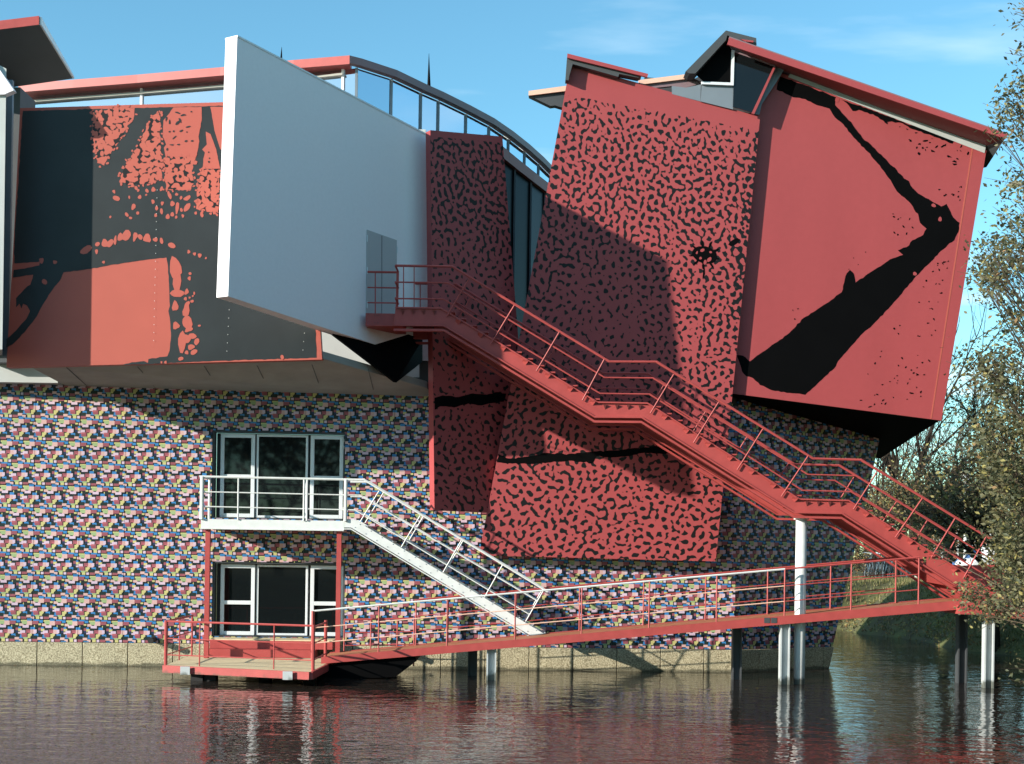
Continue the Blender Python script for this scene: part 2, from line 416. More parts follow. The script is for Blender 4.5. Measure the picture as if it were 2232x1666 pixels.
leaf_mat('leaf_brown', (0.27, 0.165, 0.07))
leaf_mat('leaf_dark', (0.11, 0.088, 0.045))
leaf_mat('grass_blade', (0.15, 0.155, 0.055))
leaf_mat('grass_straw', (0.26, 0.22, 0.10))

# ------------------------------------------------------------------ mesh helpers
def tag(o, label=None, cat=None, group=None, kind=None):
    if label: o["label"] = label
    if cat: o["category"] = cat
    if group: o["group"] = group
    if kind: o["kind"] = kind
    return o
def thing(name, loc, label, cat, group=None):
    o = bpy.data.objects.new(name, None); o.empty_display_size = 0.3
    col.objects.link(o); o.location = loc
    return tag(o, label, cat, group)
def wloc(o):
    v = Vector((0, 0, 0))
    while o is not None:
        v = v + o.location; o = o.parent
    return v
class MB:
    def __init__(s): s.v = []; s.f = []; s.mi = []
    def add(s, vs, fs, mi=0):
        k = len(s.v); s.v += [tuple(p) for p in vs]
        for f in fs: s.f.append(tuple(i + k for i in f)); s.mi.append(mi)
        return s
    def box(s, a, b, mi=0):
        x0, y0, z0 = a; x1, y1, z1 = b
        vs = [(x0, y0, z0), (x1, y0, z0), (x1, y1, z0), (x0, y1, z0), (x0, y0, z1), (x1, y0, z1), (x1, y1, z1), (x0, y1, z1)]
        return s.add(vs, [(0, 3, 2, 1), (4, 5, 6, 7), (0, 1, 5, 4), (1, 2, 6, 5), (2, 3, 7, 6), (3, 0, 4, 7)], mi)
    def prism(s, pts, vec, mi=0):
        n = len(pts); vec = Vector(vec)
        vs = [Vector(p) for p in pts] + [Vector(p) + vec for p in pts]
        nrm = Vector((0, 0, 0))
        for i in range(n):
            a, b = Vector(pts[i]), Vector(pts[(i + 1) % n]); nrm += a.cross(b)
        if nrm.dot(vec) > 0:
            fs = [tuple(reversed(range(n))), tuple(range(n, 2 * n))] + [(i, (i + 1) % n, n + (i + 1) % n, n + i) for i in range(n)]
        else:
            fs = [tuple(range(n)), tuple(reversed(range(n, 2 * n)))] + [((i + 1) % n, i, n + i, n + (i + 1) % n) for i in range(n)]
        return s.add(vs, fs, mi)
    def hexa(s, q, mi=0):      # eight corners: 0-3 one face loop, 4-7 the opposite loop
        return s.add(q, [(0, 3, 2, 1), (4, 5, 6, 7), (0, 1, 5, 4), (1, 2, 6, 5), (2, 3, 7, 6), (3, 0, 4, 7)], mi)
    def tube(s, pts, r, n=6, mi=0, r2=None, cap=True):
        pts = [Vector(p) for p in pts]
        rings = []
        m = len(pts); up = None
        for i, p in enumerate(pts):
            d = (pts[min(i + 1, m - 1)] - pts[max(i - 1, 0)])
            if d.length < 1e-9: d = Vector((0, 0, 1))
            d.normalize()
            if up is None:
                ref = Vector((0, 0, 1)) if abs(d.z) < 0.9 else Vector((1, 0, 0))
                up = (ref - d * ref.dot(d)).normalized()
            else:
                up = (up - d * up.dot(d))
                up = up.normalized() if up.length > 1e-6 else d.orthogonal().normalized()
            sd = d.cross(up)
            rr = r if r2 is None else r + (r2 - r) * i / max(1, m - 1)
            # widen at bends so that the tube keeps its width
            if 0 < i < m - 1:
                c = (pts[i] - pts[i - 1]).normalized().dot(d); rr = rr / max(0.6, c)
            rings.append([p + (up * math.cos(2 * math.pi * (k + 0.5) / n) + sd * math.sin(2 * math.pi * (k + 0.5) / n)) * rr for k in range(n)])
        k0 = len(s.v)
        for rg in rings: s.v += [tuple(p) for p in rg]
        for i in range(m - 1):
            for k in range(n):
                a = k0 + i * n + k; b = k0 + i * n + (k + 1) % n
                s.f.append((a, b, b + n, a + n)); s.mi.append(mi)
        if cap:
            s.f.append(tuple(k0 + k for k in reversed(range(n)))); s.mi.append(mi)
            s.f.append(tuple(k0 + (m - 1) * n + k for k in range(n))); s.mi.append(mi)
        return s
    def build(s, name, mats, parent=None, smooth=False, bevel=0.0, label=None):
        if isinstance(mats, str): mats = [mats]
        off = wloc(parent) if parent is not None else Vector((0, 0, 0))
        me = bpy.data.meshes.new(name)
        me.from_pydata([tuple(Vector(p) - off) for p in s.v], [], s.f)
        for k in mats: me.materials.append(MATS[k])
        if len(mats) > 1: me.polygons.foreach_set('material_index', s.mi)
        if smooth: me.polygons.foreach_set('use_smooth', [True] * len(me.polygons))
        me.update()
        o = bpy.data.objects.new(name, me); col.objects.link(o)
        if parent is not None: o.parent = parent
        if bevel > 0:
            md = o.modifiers.new('bevel', 'BEVEL'); md.width = bevel; md.segments = 2; md.limit_method = 'ANGLE'
        if label: o["label"] = label
        return o
def lerp(a, b, t): return a + (b - a) * t
def plerp(a, b, t): return (a[0] + (b[0] - a[0]) * t, a[1] + (b[1] - a[1]) * t)
def resample(pl, step):
    out = []
    for a, b in zip(pl[:-1], pl[1:]):
        n = max(1, int((Vector(b) - Vector(a)).length / step))
        for i in range(n): out.append(Vector(a).lerp(Vector(b), i / n))
    out.append(Vector(pl[-1])); return out
def copy_tree(o, parent=None):
    c = o.copy(); col.objects.link(c); c.parent = parent
    for ch in list(o.children): copy_tree(ch, c)
    return c

# ------------------------------------------------------------------ ground and water
def land_height(x, y):
    # right bank, far bank and the near quay
    xs = 11.3 + 1.9 * max(0.0, 1 - abs(y - 37) / 13.0)
    if y < 33: xs = min(xs, 13.0 - max(0.0, (31 - y)) * 0.42) if y < 31 else 12.9
    xs += 0.35 * math.sin(y * 0.7) * (0.3 if y < 30 else 1)
    d = max(x - xs, y - (52.5 + 0.6 * math.sin(x * 0.5)), 5.0 - y)
    t = max(0.0, min(1.0, (d + 0.7) / 4.2)); t = t * t * (3 - 2 * t)
    h = -1.0 + 2.72 * t
    if y < 10: h = min(h, 1.15)
    if h > -0.3: h += 0.10 * mnoise.noise(Vector((x * 0.55, y * 0.55, 1.3)))
    return h
def axis(knots):
    out = []
    for (a, b, st) in knots:
        n = max(1, int(round((b - a) / st)))
        out += [a + (b - a) * i / n for i in range(n)]
    return out + [knots[-1][1]]
gx = axis([(-420, -60, 60), (-60, 4, 8), (4, 22, 0.4), (22, 50, 2), (50, 420, 60)])
gy = axis([(-60, 0, 12), (0, 8, 1), (8, 28, 1.5), (28, 62, 0.45), (62, 100, 3), (100, 900, 80)])
g = MB()
g.v = [(x, y, land_height(x, y)) for y in gy for x in gx]
nx = len(gx)
g.f = [(j * nx + i, j * nx + i + 1, (j + 1) * nx + i + 1, (j + 1) * nx + i) for j in range(len(gy) - 1) for i in range(nx - 1)]
g.mi = [0] * len(g.f)
tag(g.build('ground', 'bank_ground', smooth=True), kind='structure', label='grassy canal bank and the ground behind the museum')
w = MB().add([(-400, -50, 0), (400, -50, 0), (400, 130, 0), (-400, 130, 0)], [(0, 1, 2, 3)])
tag(w.build('water', 'canal_water'), kind='structure', label='dark rippled canal water in front of the museum')

# ------------------------------------------------------------------ the museum
BASE = Vector((0, 33.0, 0))
museum = thing('museum_building', BASE, 'museum with confetti patterned wall, red and black tilted panels and grey slab above the canal', 'building')
WT = 0.05                                   # the wall recedes slightly to the right
FX = 5.12                                   # where the wall folds away
FT = 0.60  # turn made sharper than the wall's own so this stretch shades itself
def wall_plane():
    p0 = Vector((0, 33.0, 0)); n = Vector((-WT, 1, 0)).normalized(); return p0, n
def fold_plane():
    p0 = Vector((FX, 33.0 + WT * FX, 0)); n = Vector((-FT, 1, 0)).normalized(); return p0, n
W0, WNRM = wall_plane(); F0, FNRM = fold_plane()
TW = Vector((1, WT, 0)).normalized(); TF = Vector((1, FT, 0)).normalized()
def wu(px, py):   # wall coordinates (u,z) of a pixel
    p = UP(px, py, W0, WNRM); return ((p - W0).dot(TW), p.z)
def fu(px, py):
    p = UP(px, py, F0, FNRM); return ((p - F0).dot(TF), p.z)
def clip(poly, a, b, c):          # keep a*u+b*z<=c
    out = []
    for i in range(len(poly)):
        p, q = poly[i], poly[(i + 1) % len(poly)]
        dp = a * p[0] + b * p[1] - c; dq = a * q[0] + b * q[1] - c
        if dp <= 0: out.append(p)
        if dp * dq < 0:
            t = dp / (dp - dq); out.append((p[0] + (q[0] - p[0]) * t, p[1] + (q[1] - p[1]) * t))
    return out
def halfplane(p, q, inside):
    a, b = -(q[1] - p[1]), (q[0] - p[0]); c = a * p[0] + b * p[1]
    if a * inside[0] + b * inside[1] > c: a, b, c = -a, -b, -c
    return a, b, c
def area2(poly):
    return abs(sum(poly[i][0] * poly[(i + 1) % len(poly)][1] - poly[(i + 1) % len(poly)][0] * poly[i][1] for i in range(len(poly)))) / 2

U_L = wu(-140, 1100)[0]
U_R = FX / TW.x
Z_B = 0.52
ztopL, ztopR = wu(0, 836), wu(940, 862)
top_hp = halfplane(ztopL, ztopR, (0, 0))
WIN = []
for (l, t, r, b_) in ((463, 938, 750, 1134), (463, 1224, 750, 1391)):
    (u0, z1), (u1, z0) = wu(l, t), wu(r, b_)
    WIN.append((u0, z0, u1, z1))
# backing wall, left open at the windows
def backing(polys, org, t, nrm, off, thick):
    mb = MB()
    for p in polys:
        mb.prism([org + t * q[0] + Vector((0, 0, q[1])) + nrm * off for q in p], nrm * thick)
    return mb
us = sorted({U_L, WIN[0][0], WIN[0][2], U_R})
rects = []
w0, w1 = WIN
rects += [[(U_L, -0.8), (w0[0], -0.8), (w0[0], 6.6), (U_L, 6.6)], [(w0[2], -0.8), (U_R, -0.8), (U_R, 6.6), (w0[2], 6.6)],
          [(w0[0], -0.8), (w0[2], -0.8), (w0[2], w1[1]), (w0[0], w1[1])], [(w0[0], w1[3]), (w0[2], w1[3]), (w0[2], w0[1]), (w0[0], w0[1])],
          [(w0[0], w0[3]), (w0[2], w0[3]), (w0[2], 6.6), (w0[0], 6.6)]]
mbw = backing(rects, W0, TW, WNRM, 0.05, 0.30)
# folded part: right edge leans
fr_top, fr_bot = fu(1940, 860), fu(1799, 1480)
edge_hp = halfplane(fr_top, fr_bot, (0.5, 2))
fp = clip([(0, -0.8), (9, -0.8), (9, 7.6), (0, 7.6)], *edge_hp)
fpb = [(0.0, -0.8)] + [q for q in fp if q[0] > 0.01] + [(0.0, 7.6)]
mbw.prism([F0 + TF * q[0] + Vector((0, 0, q[1])) + FNRM * 0.05 for q in fpb], Vector((0, 3.0, 0)))
wall = mbw.build('patterned_wall', 'dark_cladding', museum, label='wall clad in printed laminate of small coloured patches')

u_ref = wu(74, 1100)[0]; z_ref = 1.02 + 0.0
full_mesh = None
def panel_piece(poly, u0, z0, org, t, nrm, rot):
    """one laminate panel: polygon in wall coordinates, local origin at the panel grid corner"""
    mb = MB()
    mb.prism([Vector((q[0] - u0, 0, q[1] - z0)) for q in poly], (0, 0.04, 0))
    me = bpy.data.meshes.new('wall_panel'); me.from_pydata(mb.v, [], mb.f); me.materials.append(MATS['confetti_laminate']); me.update()
    return me
def place_panel(me, u0, z0, org, t, rot):
    o = bpy.data.objects.new('wall_panel', me); col.objects.link(o)
    o.parent = wall
    o.location = org + t * u0 + Vector((0, 0, z0)) - BASE
    o.rotation_euler = (0, 0, rot)
GAP = 0.004
rng = random.Random(4)
def panel_grid(umin, umax, org, t, rot, hps, holes, uref):
    shared = None
    k0 = math.floor((umin - uref)) ; k1 = math.ceil(umax - uref)
    for k in range(int(k0), int(k1)):
        u0 = uref + k
        for j in range(-1, 7):
            z0 = z_ref + j
            base = [(u0 + GAP, z0 + GAP), (u0 + 1 - GAP, z0 + GAP), (u0 + 1 - GAP, z0 + 1 - GAP), (u0 + GAP, z0 + 1 - GAP)]
            pieces = [base]
            for (a0, b0, a1, b1) in holes:
                nxt = []
                for p in pieces:
                    xs = [q[0] for q in p]; zs = [q[1] for q in p]
                    if max(xs) <= a0 or min(xs) >= a1 or max(zs) <= b0 or min(zs) >= b1: nxt.append(p); continue
                    nxt.append(clip(p, 1, 0, a0)); nxt.append(clip(p, -1, 0, -a1))
                    mid = clip(clip(p, -1, 0, -a0), 1, 0, a1)
                    if len(mid) > 2: nxt.append(clip(mid, 0, 1, b0)); nxt.append(clip(mid, 0, -1, -b1))
                pieces = [p for p in nxt if len(p) > 2 and area2(p) > 0.002]
            for p in pieces:
                q = p
                for hp in [(0, -1, -Z_B), (-1, 0, -umin), (1, 0, umax)] + hps:
                    q = clip(q, *hp)
                    if len(q) < 3: break
                if len(q) < 3 or area2(q) < 0.002: continue
                if len(q) == 4 and abs(area2(q) - (1 - 2 * GAP) ** 2) < 1e-6:
                    if shared is None: shared = panel_piece(q, u0, z0, org, t, None, rot)
                    me = shared
                else: me = panel_piece(q, u0, z0, org, t, None, rot)
                place_panel(me, u0, z0, org + Vector((0, rng.uniform(0, 0.003), 0)), t, rot)
panel_grid(U_L, U_R, W0, TW, math.atan(WT), [top_hp], WIN, u_ref)
panel_grid(0.0, 6.0, F0, TF, math.atan(FT), [edge_hp, (0, 1, 7.4)], [], -0.35)

# concrete plinth blocks
def plinth(umin, umax, org, t, nrm, uref, hps):
    k = int(math.floor(umin - uref))
    while uref + k < umax:
        a, b = max(umin, uref + k) + 0.008, min(umax, uref + k + 1.0) - 0.008
        k += 1
        if b - a < 0.05: continue
        q = [(a, -0.7), (b, -0.7), (b, Z_B - 0.012), (a, Z_B - 0.012)]
        for hp in hps: q = clip(q, *hp)
        if len(q) < 3: continue
        mb = MB(); mb.prism([org + t * p[0] + Vector((0, 0, p[1])) - nrm * 0.05 for p in q], nrm * 0.09)
        mb.build('plinth_block', 'exposed_aggregate', wall, bevel=0.008)
plinth(U_L, U_R, W0, TW, WNRM, wu(82, 1420)[0], [])
plinth(0, 6, F0, TF, FNRM, -0.3, [edge_hp])

# ---- windows
def wall_pt(u, z, off): return W0 + TW * u + Vector((0, 0, z)) + WNRM * off
def window(rect, spec, transoms):
    u0, z0, u1, z1 = rect
    fr = MB()
    def bar(par, ua, za, ub, zb, oa=0.18, ob=0.25, mb=None):
        m_ = mb or MB()
        m_.hexa([wall_pt(ua, za, oa), wall_pt(ub, za, oa), wall_pt(ub, za, ob), wall_pt(ua, za, ob),
                 wall_pt(ua, zb, oa), wall_pt(ub, zb, oa), wall_pt(ub, zb, ob), wall_pt(ua, zb, ob)])
        return m_
    # reveal lining
    bar(None, u0 + .003, z0, u0 + 0.05, z1, 0.03, 0.33, fr); bar(None, u1 - 0.02, z0, u1 - .003, z1, 0.03, 0.33, fr)
    bar(None, u0 + 0.05, z1 - 0.035, u1 - 0.02, z1 - .003, 0.03, 0.33, fr); bar(None, u0 + 0.05, z0 + .003, u1 - 0.02, z0 + 0.02, 0.03, 0.33, fr)
    bar(None, u0 + 0.06, z0 + 0.02, u1 - 0.02, z1 - 0.04, 0.30, 0.33, fr)
    wobj = fr.build('window', 'dark_cladding', museum)
    for (a, b, kind) in spec:       # leaves: fractions of the opening
        ua, ub = lerp(u0, u1, a), lerp(u0, u1, b)
        zb, zt = z0 + 0.03, z1 - 0.06
        s = 0.085 if kind == 'leaf' else 0.05
        o1 = 0.16 if kind == 'leaf' else 0.19
        f = MB()
        bar(None, ua, zb, ua + s, zt, o1, 0.24, f); bar(None, ub - s, zb, ub, zt, o1, 0.24, f)
        bar(None, ua + s, zb, ub - s, zb + s, o1, 0.24, f); bar(None, ua + s, zt - s, ub - s, zt, o1, 0.24, f)
        zs = [zb + s, zt - s]
        if kind == 'leaf':
            tz = lerp(zb, zt, transoms)
            bar(None, ua + s, tz - 0.045, ub - s, tz + 0.045, o1, 0.24, f)
            zs = [zb + s, tz - 0.045, tz + 0.045, zt - s]
        f.build('window_frame', 'white_frame', wobj, bevel=0.006)
        for i in range(0, len(zs), 2):
            bar(None, ua + s, zs[i], ub - s, zs[i + 1], 0.205, 0.215).build('pane', 'dark_glass', wobj)
    h = MB()
    for zz in (lerp(z0, z1, 0.12), lerp(z0, z1, 0.82), lerp(z0, z1, 0.9)):
        bar(None, u1 - 0.075, zz, u1 - 0.03, zz + 0.06, 0.12, 0.16, h)
    h.build('hinge', 'white_steel', wobj)
SPEC = [(0.055, 0.315, 'leaf'), (0.325, 0.715, 'fixed'), (0.735, 0.985, 'leaf')]
window(WIN[0], SPEC, 0.49)
window(WIN[1], SPEC, 0.46)

# small dark pipes sticking out of the wall above the plinth
for (px, py) in ((336, 1394), (868, 1416)):
    p = UP(px, py, W0, WNRM)
    MB().tube([p + WNRM * 0.04, p - WNRM * 0.42], 0.065, 10).build('outlet_pipe', 'rubber', museum)

# ---- soffit under the overhang
YP = 29.9
so = MB()
XS = U(62, 798, YP + .1).x
q = [U(62, 798, YP + .1), U(704, 782, YP + .1), U(930, 846, 32.4), U(945, 866, 32.98), Vector((XS, 32.55, U(149, 842, 32.55).z))]
so.prism(q, (0, 0, 0.15))
soff = so.build('soffit', 'grey_cement', museum)
for px in (145, 300, 445, 560, 680, 800):      # seams: narrow cover strips
    a = U(px, 803 - px * 0.012, YP + 0.05); b = U(px + (px - CX) * -0.05, 842 + px * 0.02, 32.7)
    MB().tube([a + Vector((0, 0, -0.004)), b + Vector((0, 0, -0.004))], 0.008, 4).build('soffit_seam', 'dark_cladding', soff)
tr = MB()
a, b = U(-160, 826, 32.62), U(945, 862, 32.78)
tr.hexa([a, b, b + Vector((0, 0.2, 0)), a + Vector((0, 0.2, 0)), a + Vector((0, 0, .12)), b + Vector((0, 0, .12)), b + Vector((0, 0.2, .12)), a + Vector((0, 0.2, .12))])
tr.build('cornice', 'grey_metal', museum)

# ---- painted marks helper
def jag(pts, amp, step, seed, closed=True):
    out = []; r = random.Random(seed)
    n = len(pts)
    for i in range(n if closed else n - 1):
        a, b = Vector(pts[i]), Vector(pts[(i + 1) % n])
        d = b - a; L = d.length
        if L < 1e-6: continue
        nr = Vector((-d.y, d.x)) / L
        k = max(1, int(L / step))
        for j in range(k):
            p = a + d * (j / k)
            off = mnoise.noise(Vector((p.x * 0.11, p.y * 0.11, seed))) * amp + r.uniform(-amp, amp) * 0.25
            if j == 0: off *= 0.4
            out.append((p.x + nr.x * off, p.y + nr.y * off))
    return out
def flat_shapes(shapes, plane, off, name, mat, parent, kind=None, thick=0.0015):
    p0, n = plane
    mb = MB()
    for i, sh in enumerate(shapes):
        mb.prism([UP(x, y, p0 - n * (off + i * 1.5e-5), n) for x, y in sh], n * -thick)
    o = mb.build(name, mat, parent)
    if kind: o["kind"] = kind
    return o
def blob(cx, cy, rx, ry, ang, seed, n=9, irr=0.28):
    r = random.Random(seed); out = []
    ph = r.uniform(0, 6.28); e = 1 + int(r.uniform(1, 3))
    for i in range(n):
        t = 2 * math.pi * i / n
        k = 1 + irr * math.sin(e * t + ph) + r.uniform(-.08, .08)
        x, y = rx * math.cos(t) * k, ry * math.sin(t) * k
        out.append((cx + x * math.cos(ang) - y * math.sin(ang), cy + x * math.sin(ang) + y * math.cos(ang)))
    return out
def inside(poly, p):
    c = False; n = len(poly)
    for i in range(n):
        (x0, y0), (x1, y1) = poly[i], poly[(i + 1) % n]
        if (y0 > p[1]) != (y1 > p[1]) and p[0] < (x1 - x0) * (p[1] - y0) / (y1 - y0) + x0: c = not c
    return c
def cobbles(poly, spacing, gap, seed, merge=0.45, minr=0.0):
    """rounded cells filling a polygon, some melted together"""
    r = random.Random(seed)
    xs = [p[0] for p in poly]; ys = [p[1] for p in poly]
    pts = []
    tries = 0
    while tries < 6000:
        tries += 1
        p = (r.uniform(min(xs), max(xs)), r.uniform(min(ys), max(ys)))
        if all((p[0] - q[0]) ** 2 + (p[1] - q[1]) ** 2 > (spacing * 0.8) ** 2 for q in pts): pts.append(p)
    cl = list(range(len(pts)))
    for i in range(len(pts)):
        nb = [j for j in range(len(pts)) if j != i and (pts[i][0] - pts[j][0]) ** 2 + (pts[i][1] - pts[j][1]) ** 2 < (spacing * 1.35) ** 2]
        if nb and r.random() < merge:
            j = r.choice(nb)
            if cl.count(cl[i]) + cl.count(cl[j]) < 9:
                a, b = cl[i], cl[j]; cl = [a if c == b else c for c in cl]
    out = []
    for i, p in enumerate(pts):
        if not inside(poly, p): continue
        s = spacing * 1.1
        cell = [(p[0] + s * math.cos(2 * math.pi * k / 12), p[1] + s * math.sin(2 * math.pi * k / 12)) for k in range(12)]
        for j, q in enumerate(pts):
            if i == j: continue
            dx, dy = q[0] - p[0], q[1] - p[1]; L = math.hypot(dx, dy)
            if L > spacing * 3: continue
            g_ = 0.0 if cl[i] == cl[j] and inside(poly, q) else gap * r.uniform(0.7, 1.5)
            mx, my = (p[0] + q[0]) / 2 - dx / L * g_, (p[1] + q[1]) / 2 - dy / L * g_
            cell = clip(cell, dx / L, dy / L, (mx * dx + my * dy) / L)
            if len(cell) < 3: break
        if len(cell) < 3 or area2(cell) < 4: continue
        for _ in range(2):      # corner cutting
            nw = []
            for k in range(len(cell)):
                a, b = cell[k], cell[(k + 1) % len(cell)]
                nw += [plerp(a, b, 0.25), plerp(a, b, 0.75)]
            cell = nw if len(nw) < 40 else cell
        out.append(cell)
    return out

# ---- left panel (orange red with black print)
LPL = (Vector((0, YP, 0)), Vector((0, 1, 0)))
LPP = [(44, 236), (520, 222), (520, 540), (688, 560), (702, 784), (14, 801), (30, 520)]
lp = MB(); lp.prism([UP(x, y, *LPL) for x, y in LPP], (0, 0.22, 0))
lpo = lp.build('printed_panel', 'orange_red_paint', museum, label='orange red panel with large black print beside the grey slab')
s5 = lambda x, y: (x * 0.2663, 400 + y * 0.2663)
s2 = lambda x, y: (180 + x * 0.1755, 210 + y * 0.1755)
black = [(50, 242), (200, 238), (519, 230), (519, 545), (680, 560), (688, 706), (690, 780), (470, 787)] + \
    [s5(1000, 1487), s5(1080, 1465), s5(1180, 1455), s5(1210, 1470), s5(1215, 1437), s5(1370, 1415), s5(1388, 1370), s5(1400, 1250), s5(1390, 1100), s5(1378, 1045), s5(1390, 1000), s5(1384, 850),
     s5(1376, 700), s5(1362, 606), s5(1200, 625), s5(1020, 650), s5(820, 685), s5(660, 712), s5(520, 728), s5(500, 780), s5(430, 870), s5(340, 1010), s5(300, 1090), s5(200, 1220), s5(100, 1320), s5(52, 1345),
     s5(54, 1275), s5(110, 1225), s5(215, 1110), s5(246, 1045), s5(222, 1000), s5(190, 985), s5(175, 1025), s5(160, 985), s5(132, 1015), s5(132, 940), s5(205, 860), s5(250, 830), s5(272, 748), s5(105, 772), s5(112, 710),
     s5(230, 690), s5(320, 672), s5(328, 640), s5(118, 655), s5(122, 380), s5(150, 0), (44, 330)]
flat_shapes([jag(black, 1.6, 7, 2.0)], LPL, 0.002, 'black_print', 'charcoal_paint', lpo)
redS = []
mott = []
mott.append([s2(*p) for p in [(130, 200), (400, 140), (650, 145), (640, 240), (530, 430), (460, 560), (320, 760), (270, 870), (180, 830), (120, 480)]])
mott.append([s2(*p) for p in [(860, 240), (960, 200), (968, 560), (985, 900), (970, 1040), (880, 1075), (620, 1110), (455, 1065), (480, 970), (570, 800), (690, 600), (790, 400)]])
mott.append([s2(*p) for p in [(1010, 760), (1410, 740), (1365, 950), (1380, 1090), (1335, 1170), (1030, 1170)]])
mott.append([s2(*p) for p in [(1480, 900), (1700, 900), (1690, 1450), (1410, 1400), (1440, 1050)]])
redS.append(jag([s2(*p) for p in [(1005, 300), (1080, 210), (1130, 140), (1478, 132), (1480, 300), (1440, 500), (1450, 560), (1410, 760), (1030, 745), (1010, 640), (1040, 600), (995, 500)]], 1.0, 7, 3.0))
redS.append(jag([s2(*p) for p in [(1585, 132), (1930, 132), (1930, 700), (1712, 660), (1640, 430)]], 1.0, 7, 4.0))
redS.append(jag([s2(*p) for p in [(1530, 440), (1590, 470), (1660, 660), (1700, 860), (1710, 900), (1495, 905), (1500, 780), (1520, 700), (1485, 660), (1545, 600)]], 0.8, 7, 5.0))
for i, (x, y, rx, ry, a) in enumerate([(390, 1185, 18, 24, -.4), (420, 1268, 44, 32, .5), (580, 1255, 13, 20, -.3), (710, 1252, 23, 26, .3), (630, 1375, 26, 42, .3), (685, 1452, 19, 24, 0), (548, 1470, 20, 30, -.5), (595, 1512, 20, 18, .5),
        (345, 1500, 14, 16, 0), (800, 1175, 20, 28, -.2), (790, 1225, 13, 13, 0), (875, 1310, 20, 28, -.2), (920, 1390, 20, 28, .3), (990, 1330, 18, 26, .3), (980, 1430, 20, 35, 0), (908, 1480, 18, 22, 0), (1057, 1495, 26, 32, 0),
        (1115, 1468, 24, 28, 0), (1163, 1503, 17, 19, 0), (1245, 1487, 17, 22, -.3), (1117, 1335, 28, 34, .2), (1175, 1385, 22, 80, .1), (1080, 1230, 22, 50, -.3), (1222, 1262, 17, 24, 0), (1300, 1265, 48, 26, -.5), (1298, 1380, 30, 66, .5),
        (1228, 1412, 18, 26, 0), (1168, 1218, 20, 19, 0), (1405, 1452, 17, 20, 0), (1482, 1470, 22, 32, -.3), (665, 1140, 22, 24, 0), (690, 1168, 17, 19, 0), (880, 1160, 26, 30, 0), (980, 1150, 20, 32, .4)]):
    X, Y_ = s2(x, y); redS.append(blob(X, Y_, rx * .1755, ry * .1755, a, 40 + i, 10, 0.12))
for i, (x, y, rx, ry, a) in enumerate([(705, 545, 62, 24, -.6), (798, 498, 20, 18, 0), (790, 558, 13, 20, 0), (860, 490, 28, 34, -.3), (900, 490, 22, 38, .3), (943, 468, 12, 40, .1), (985, 440, 24, 32, .2), (1035, 425, 38, 40, 0), (1105, 435, 18, 38, .2),
        (1148, 438, 20, 24, 0), (1205, 450, 32, 36, -.2), (1272, 460, 20, 17, 0), (1322, 470, 15, 24, 0), (1407, 508, 30, 22, 0), (1545, 560, 12, 16, 0), (1592, 577, 13, 13, 0), (1635, 590, 16, 18, 0), (1685, 612, 11, 7, -.4), (848, 645, 12, 12, 0),
        (450, 645, 18, 16, 0), (365, 805, 20, 25, 0), (340, 632, 18, 24, 0), (1435, 690, 50, 88, -.2), (1448, 800, 38, 80, -.1), (1450, 900, 52, 36, -.2), (1434, 1005, 26, 42, 0), (1442, 1165, 28, 30, 0), (1556, 738, 11, 13, 0), (1550, 778, 13, 17, 0),
        (1527, 888, 16, 26, .4), (1518, 945, 13, 15, 0), (1540, 978, 16, 14, 0), (1572, 965, 13, 13, 0), (1552, 935, 9, 9, 0), (1590, 900, 9, 12, 0), (1578, 922, 8, 8, 0), (1525, 1035, 28, 60, .15), (1535, 1140, 45, 50, .3), (1545, 1195, 34, 20, -.4),
        (1490, 1300, 34, 85, .12), (1530, 1270, 30, 40, -.5), (1575, 1250, 34, 24, .5), (1610, 1295, 20, 30, 0), (1565, 1340, 30, 22, -.3), (1588, 1380, 26, 22, -.5), (1528, 1385, 16, 16, 0), (1480, 1435, 20, 18, 0), (1632, 1165, 11, 10, 0), (1355, 1465, 11, 13, 0), (1322, 1465, 8, 11, 0),
        (2290, 1420, 0, 0, 0)]):
    if rx: X, Y_ = s5(x, y); redS.append(blob(X, Y_, rx * .2663, ry * .2663, a, 140 + i, 11, 0.16))
redS.append(blob(615, 779, 4, 5, 0, 900, 10, .1))
flat_shapes([jag(q, 4.5, 4, 20.0 + i) for i, q in enumerate(mott)], LPL, 0.0045, 'mottled_print', 'worm_orange', lpo)
for i, q in enumerate(mott):      # loose blobs along the ragged edges
    rq = random.Random(700 + i)
    for a, b in zip(q, q[1:] + q[:1]):
        L_ = math.hypot(b[0] - a[0], b[1] - a[1])
        for k in range(int(L_ / 9)):
            t = rq.random(); nx_, ny_ = (b[1] - a[1]) / L_, -(b[0] - a[0]) / L_
            o_ = rq.uniform(-1, 5)
            redS.append(blob(a[0] + (b[0] - a[0]) * t + nx_ * o_, a[1] + (b[1] - a[1]) * t + ny_ * o_, rq.uniform(1.6, 3.6), rq.uniform(1.6, 3.6), rq.uniform(0, 3), rq.random(), 9, .2))
flat_shapes(redS, LPL, 0.0065, 'red_print', 'orange_red_paint', lpo, 'stuff')
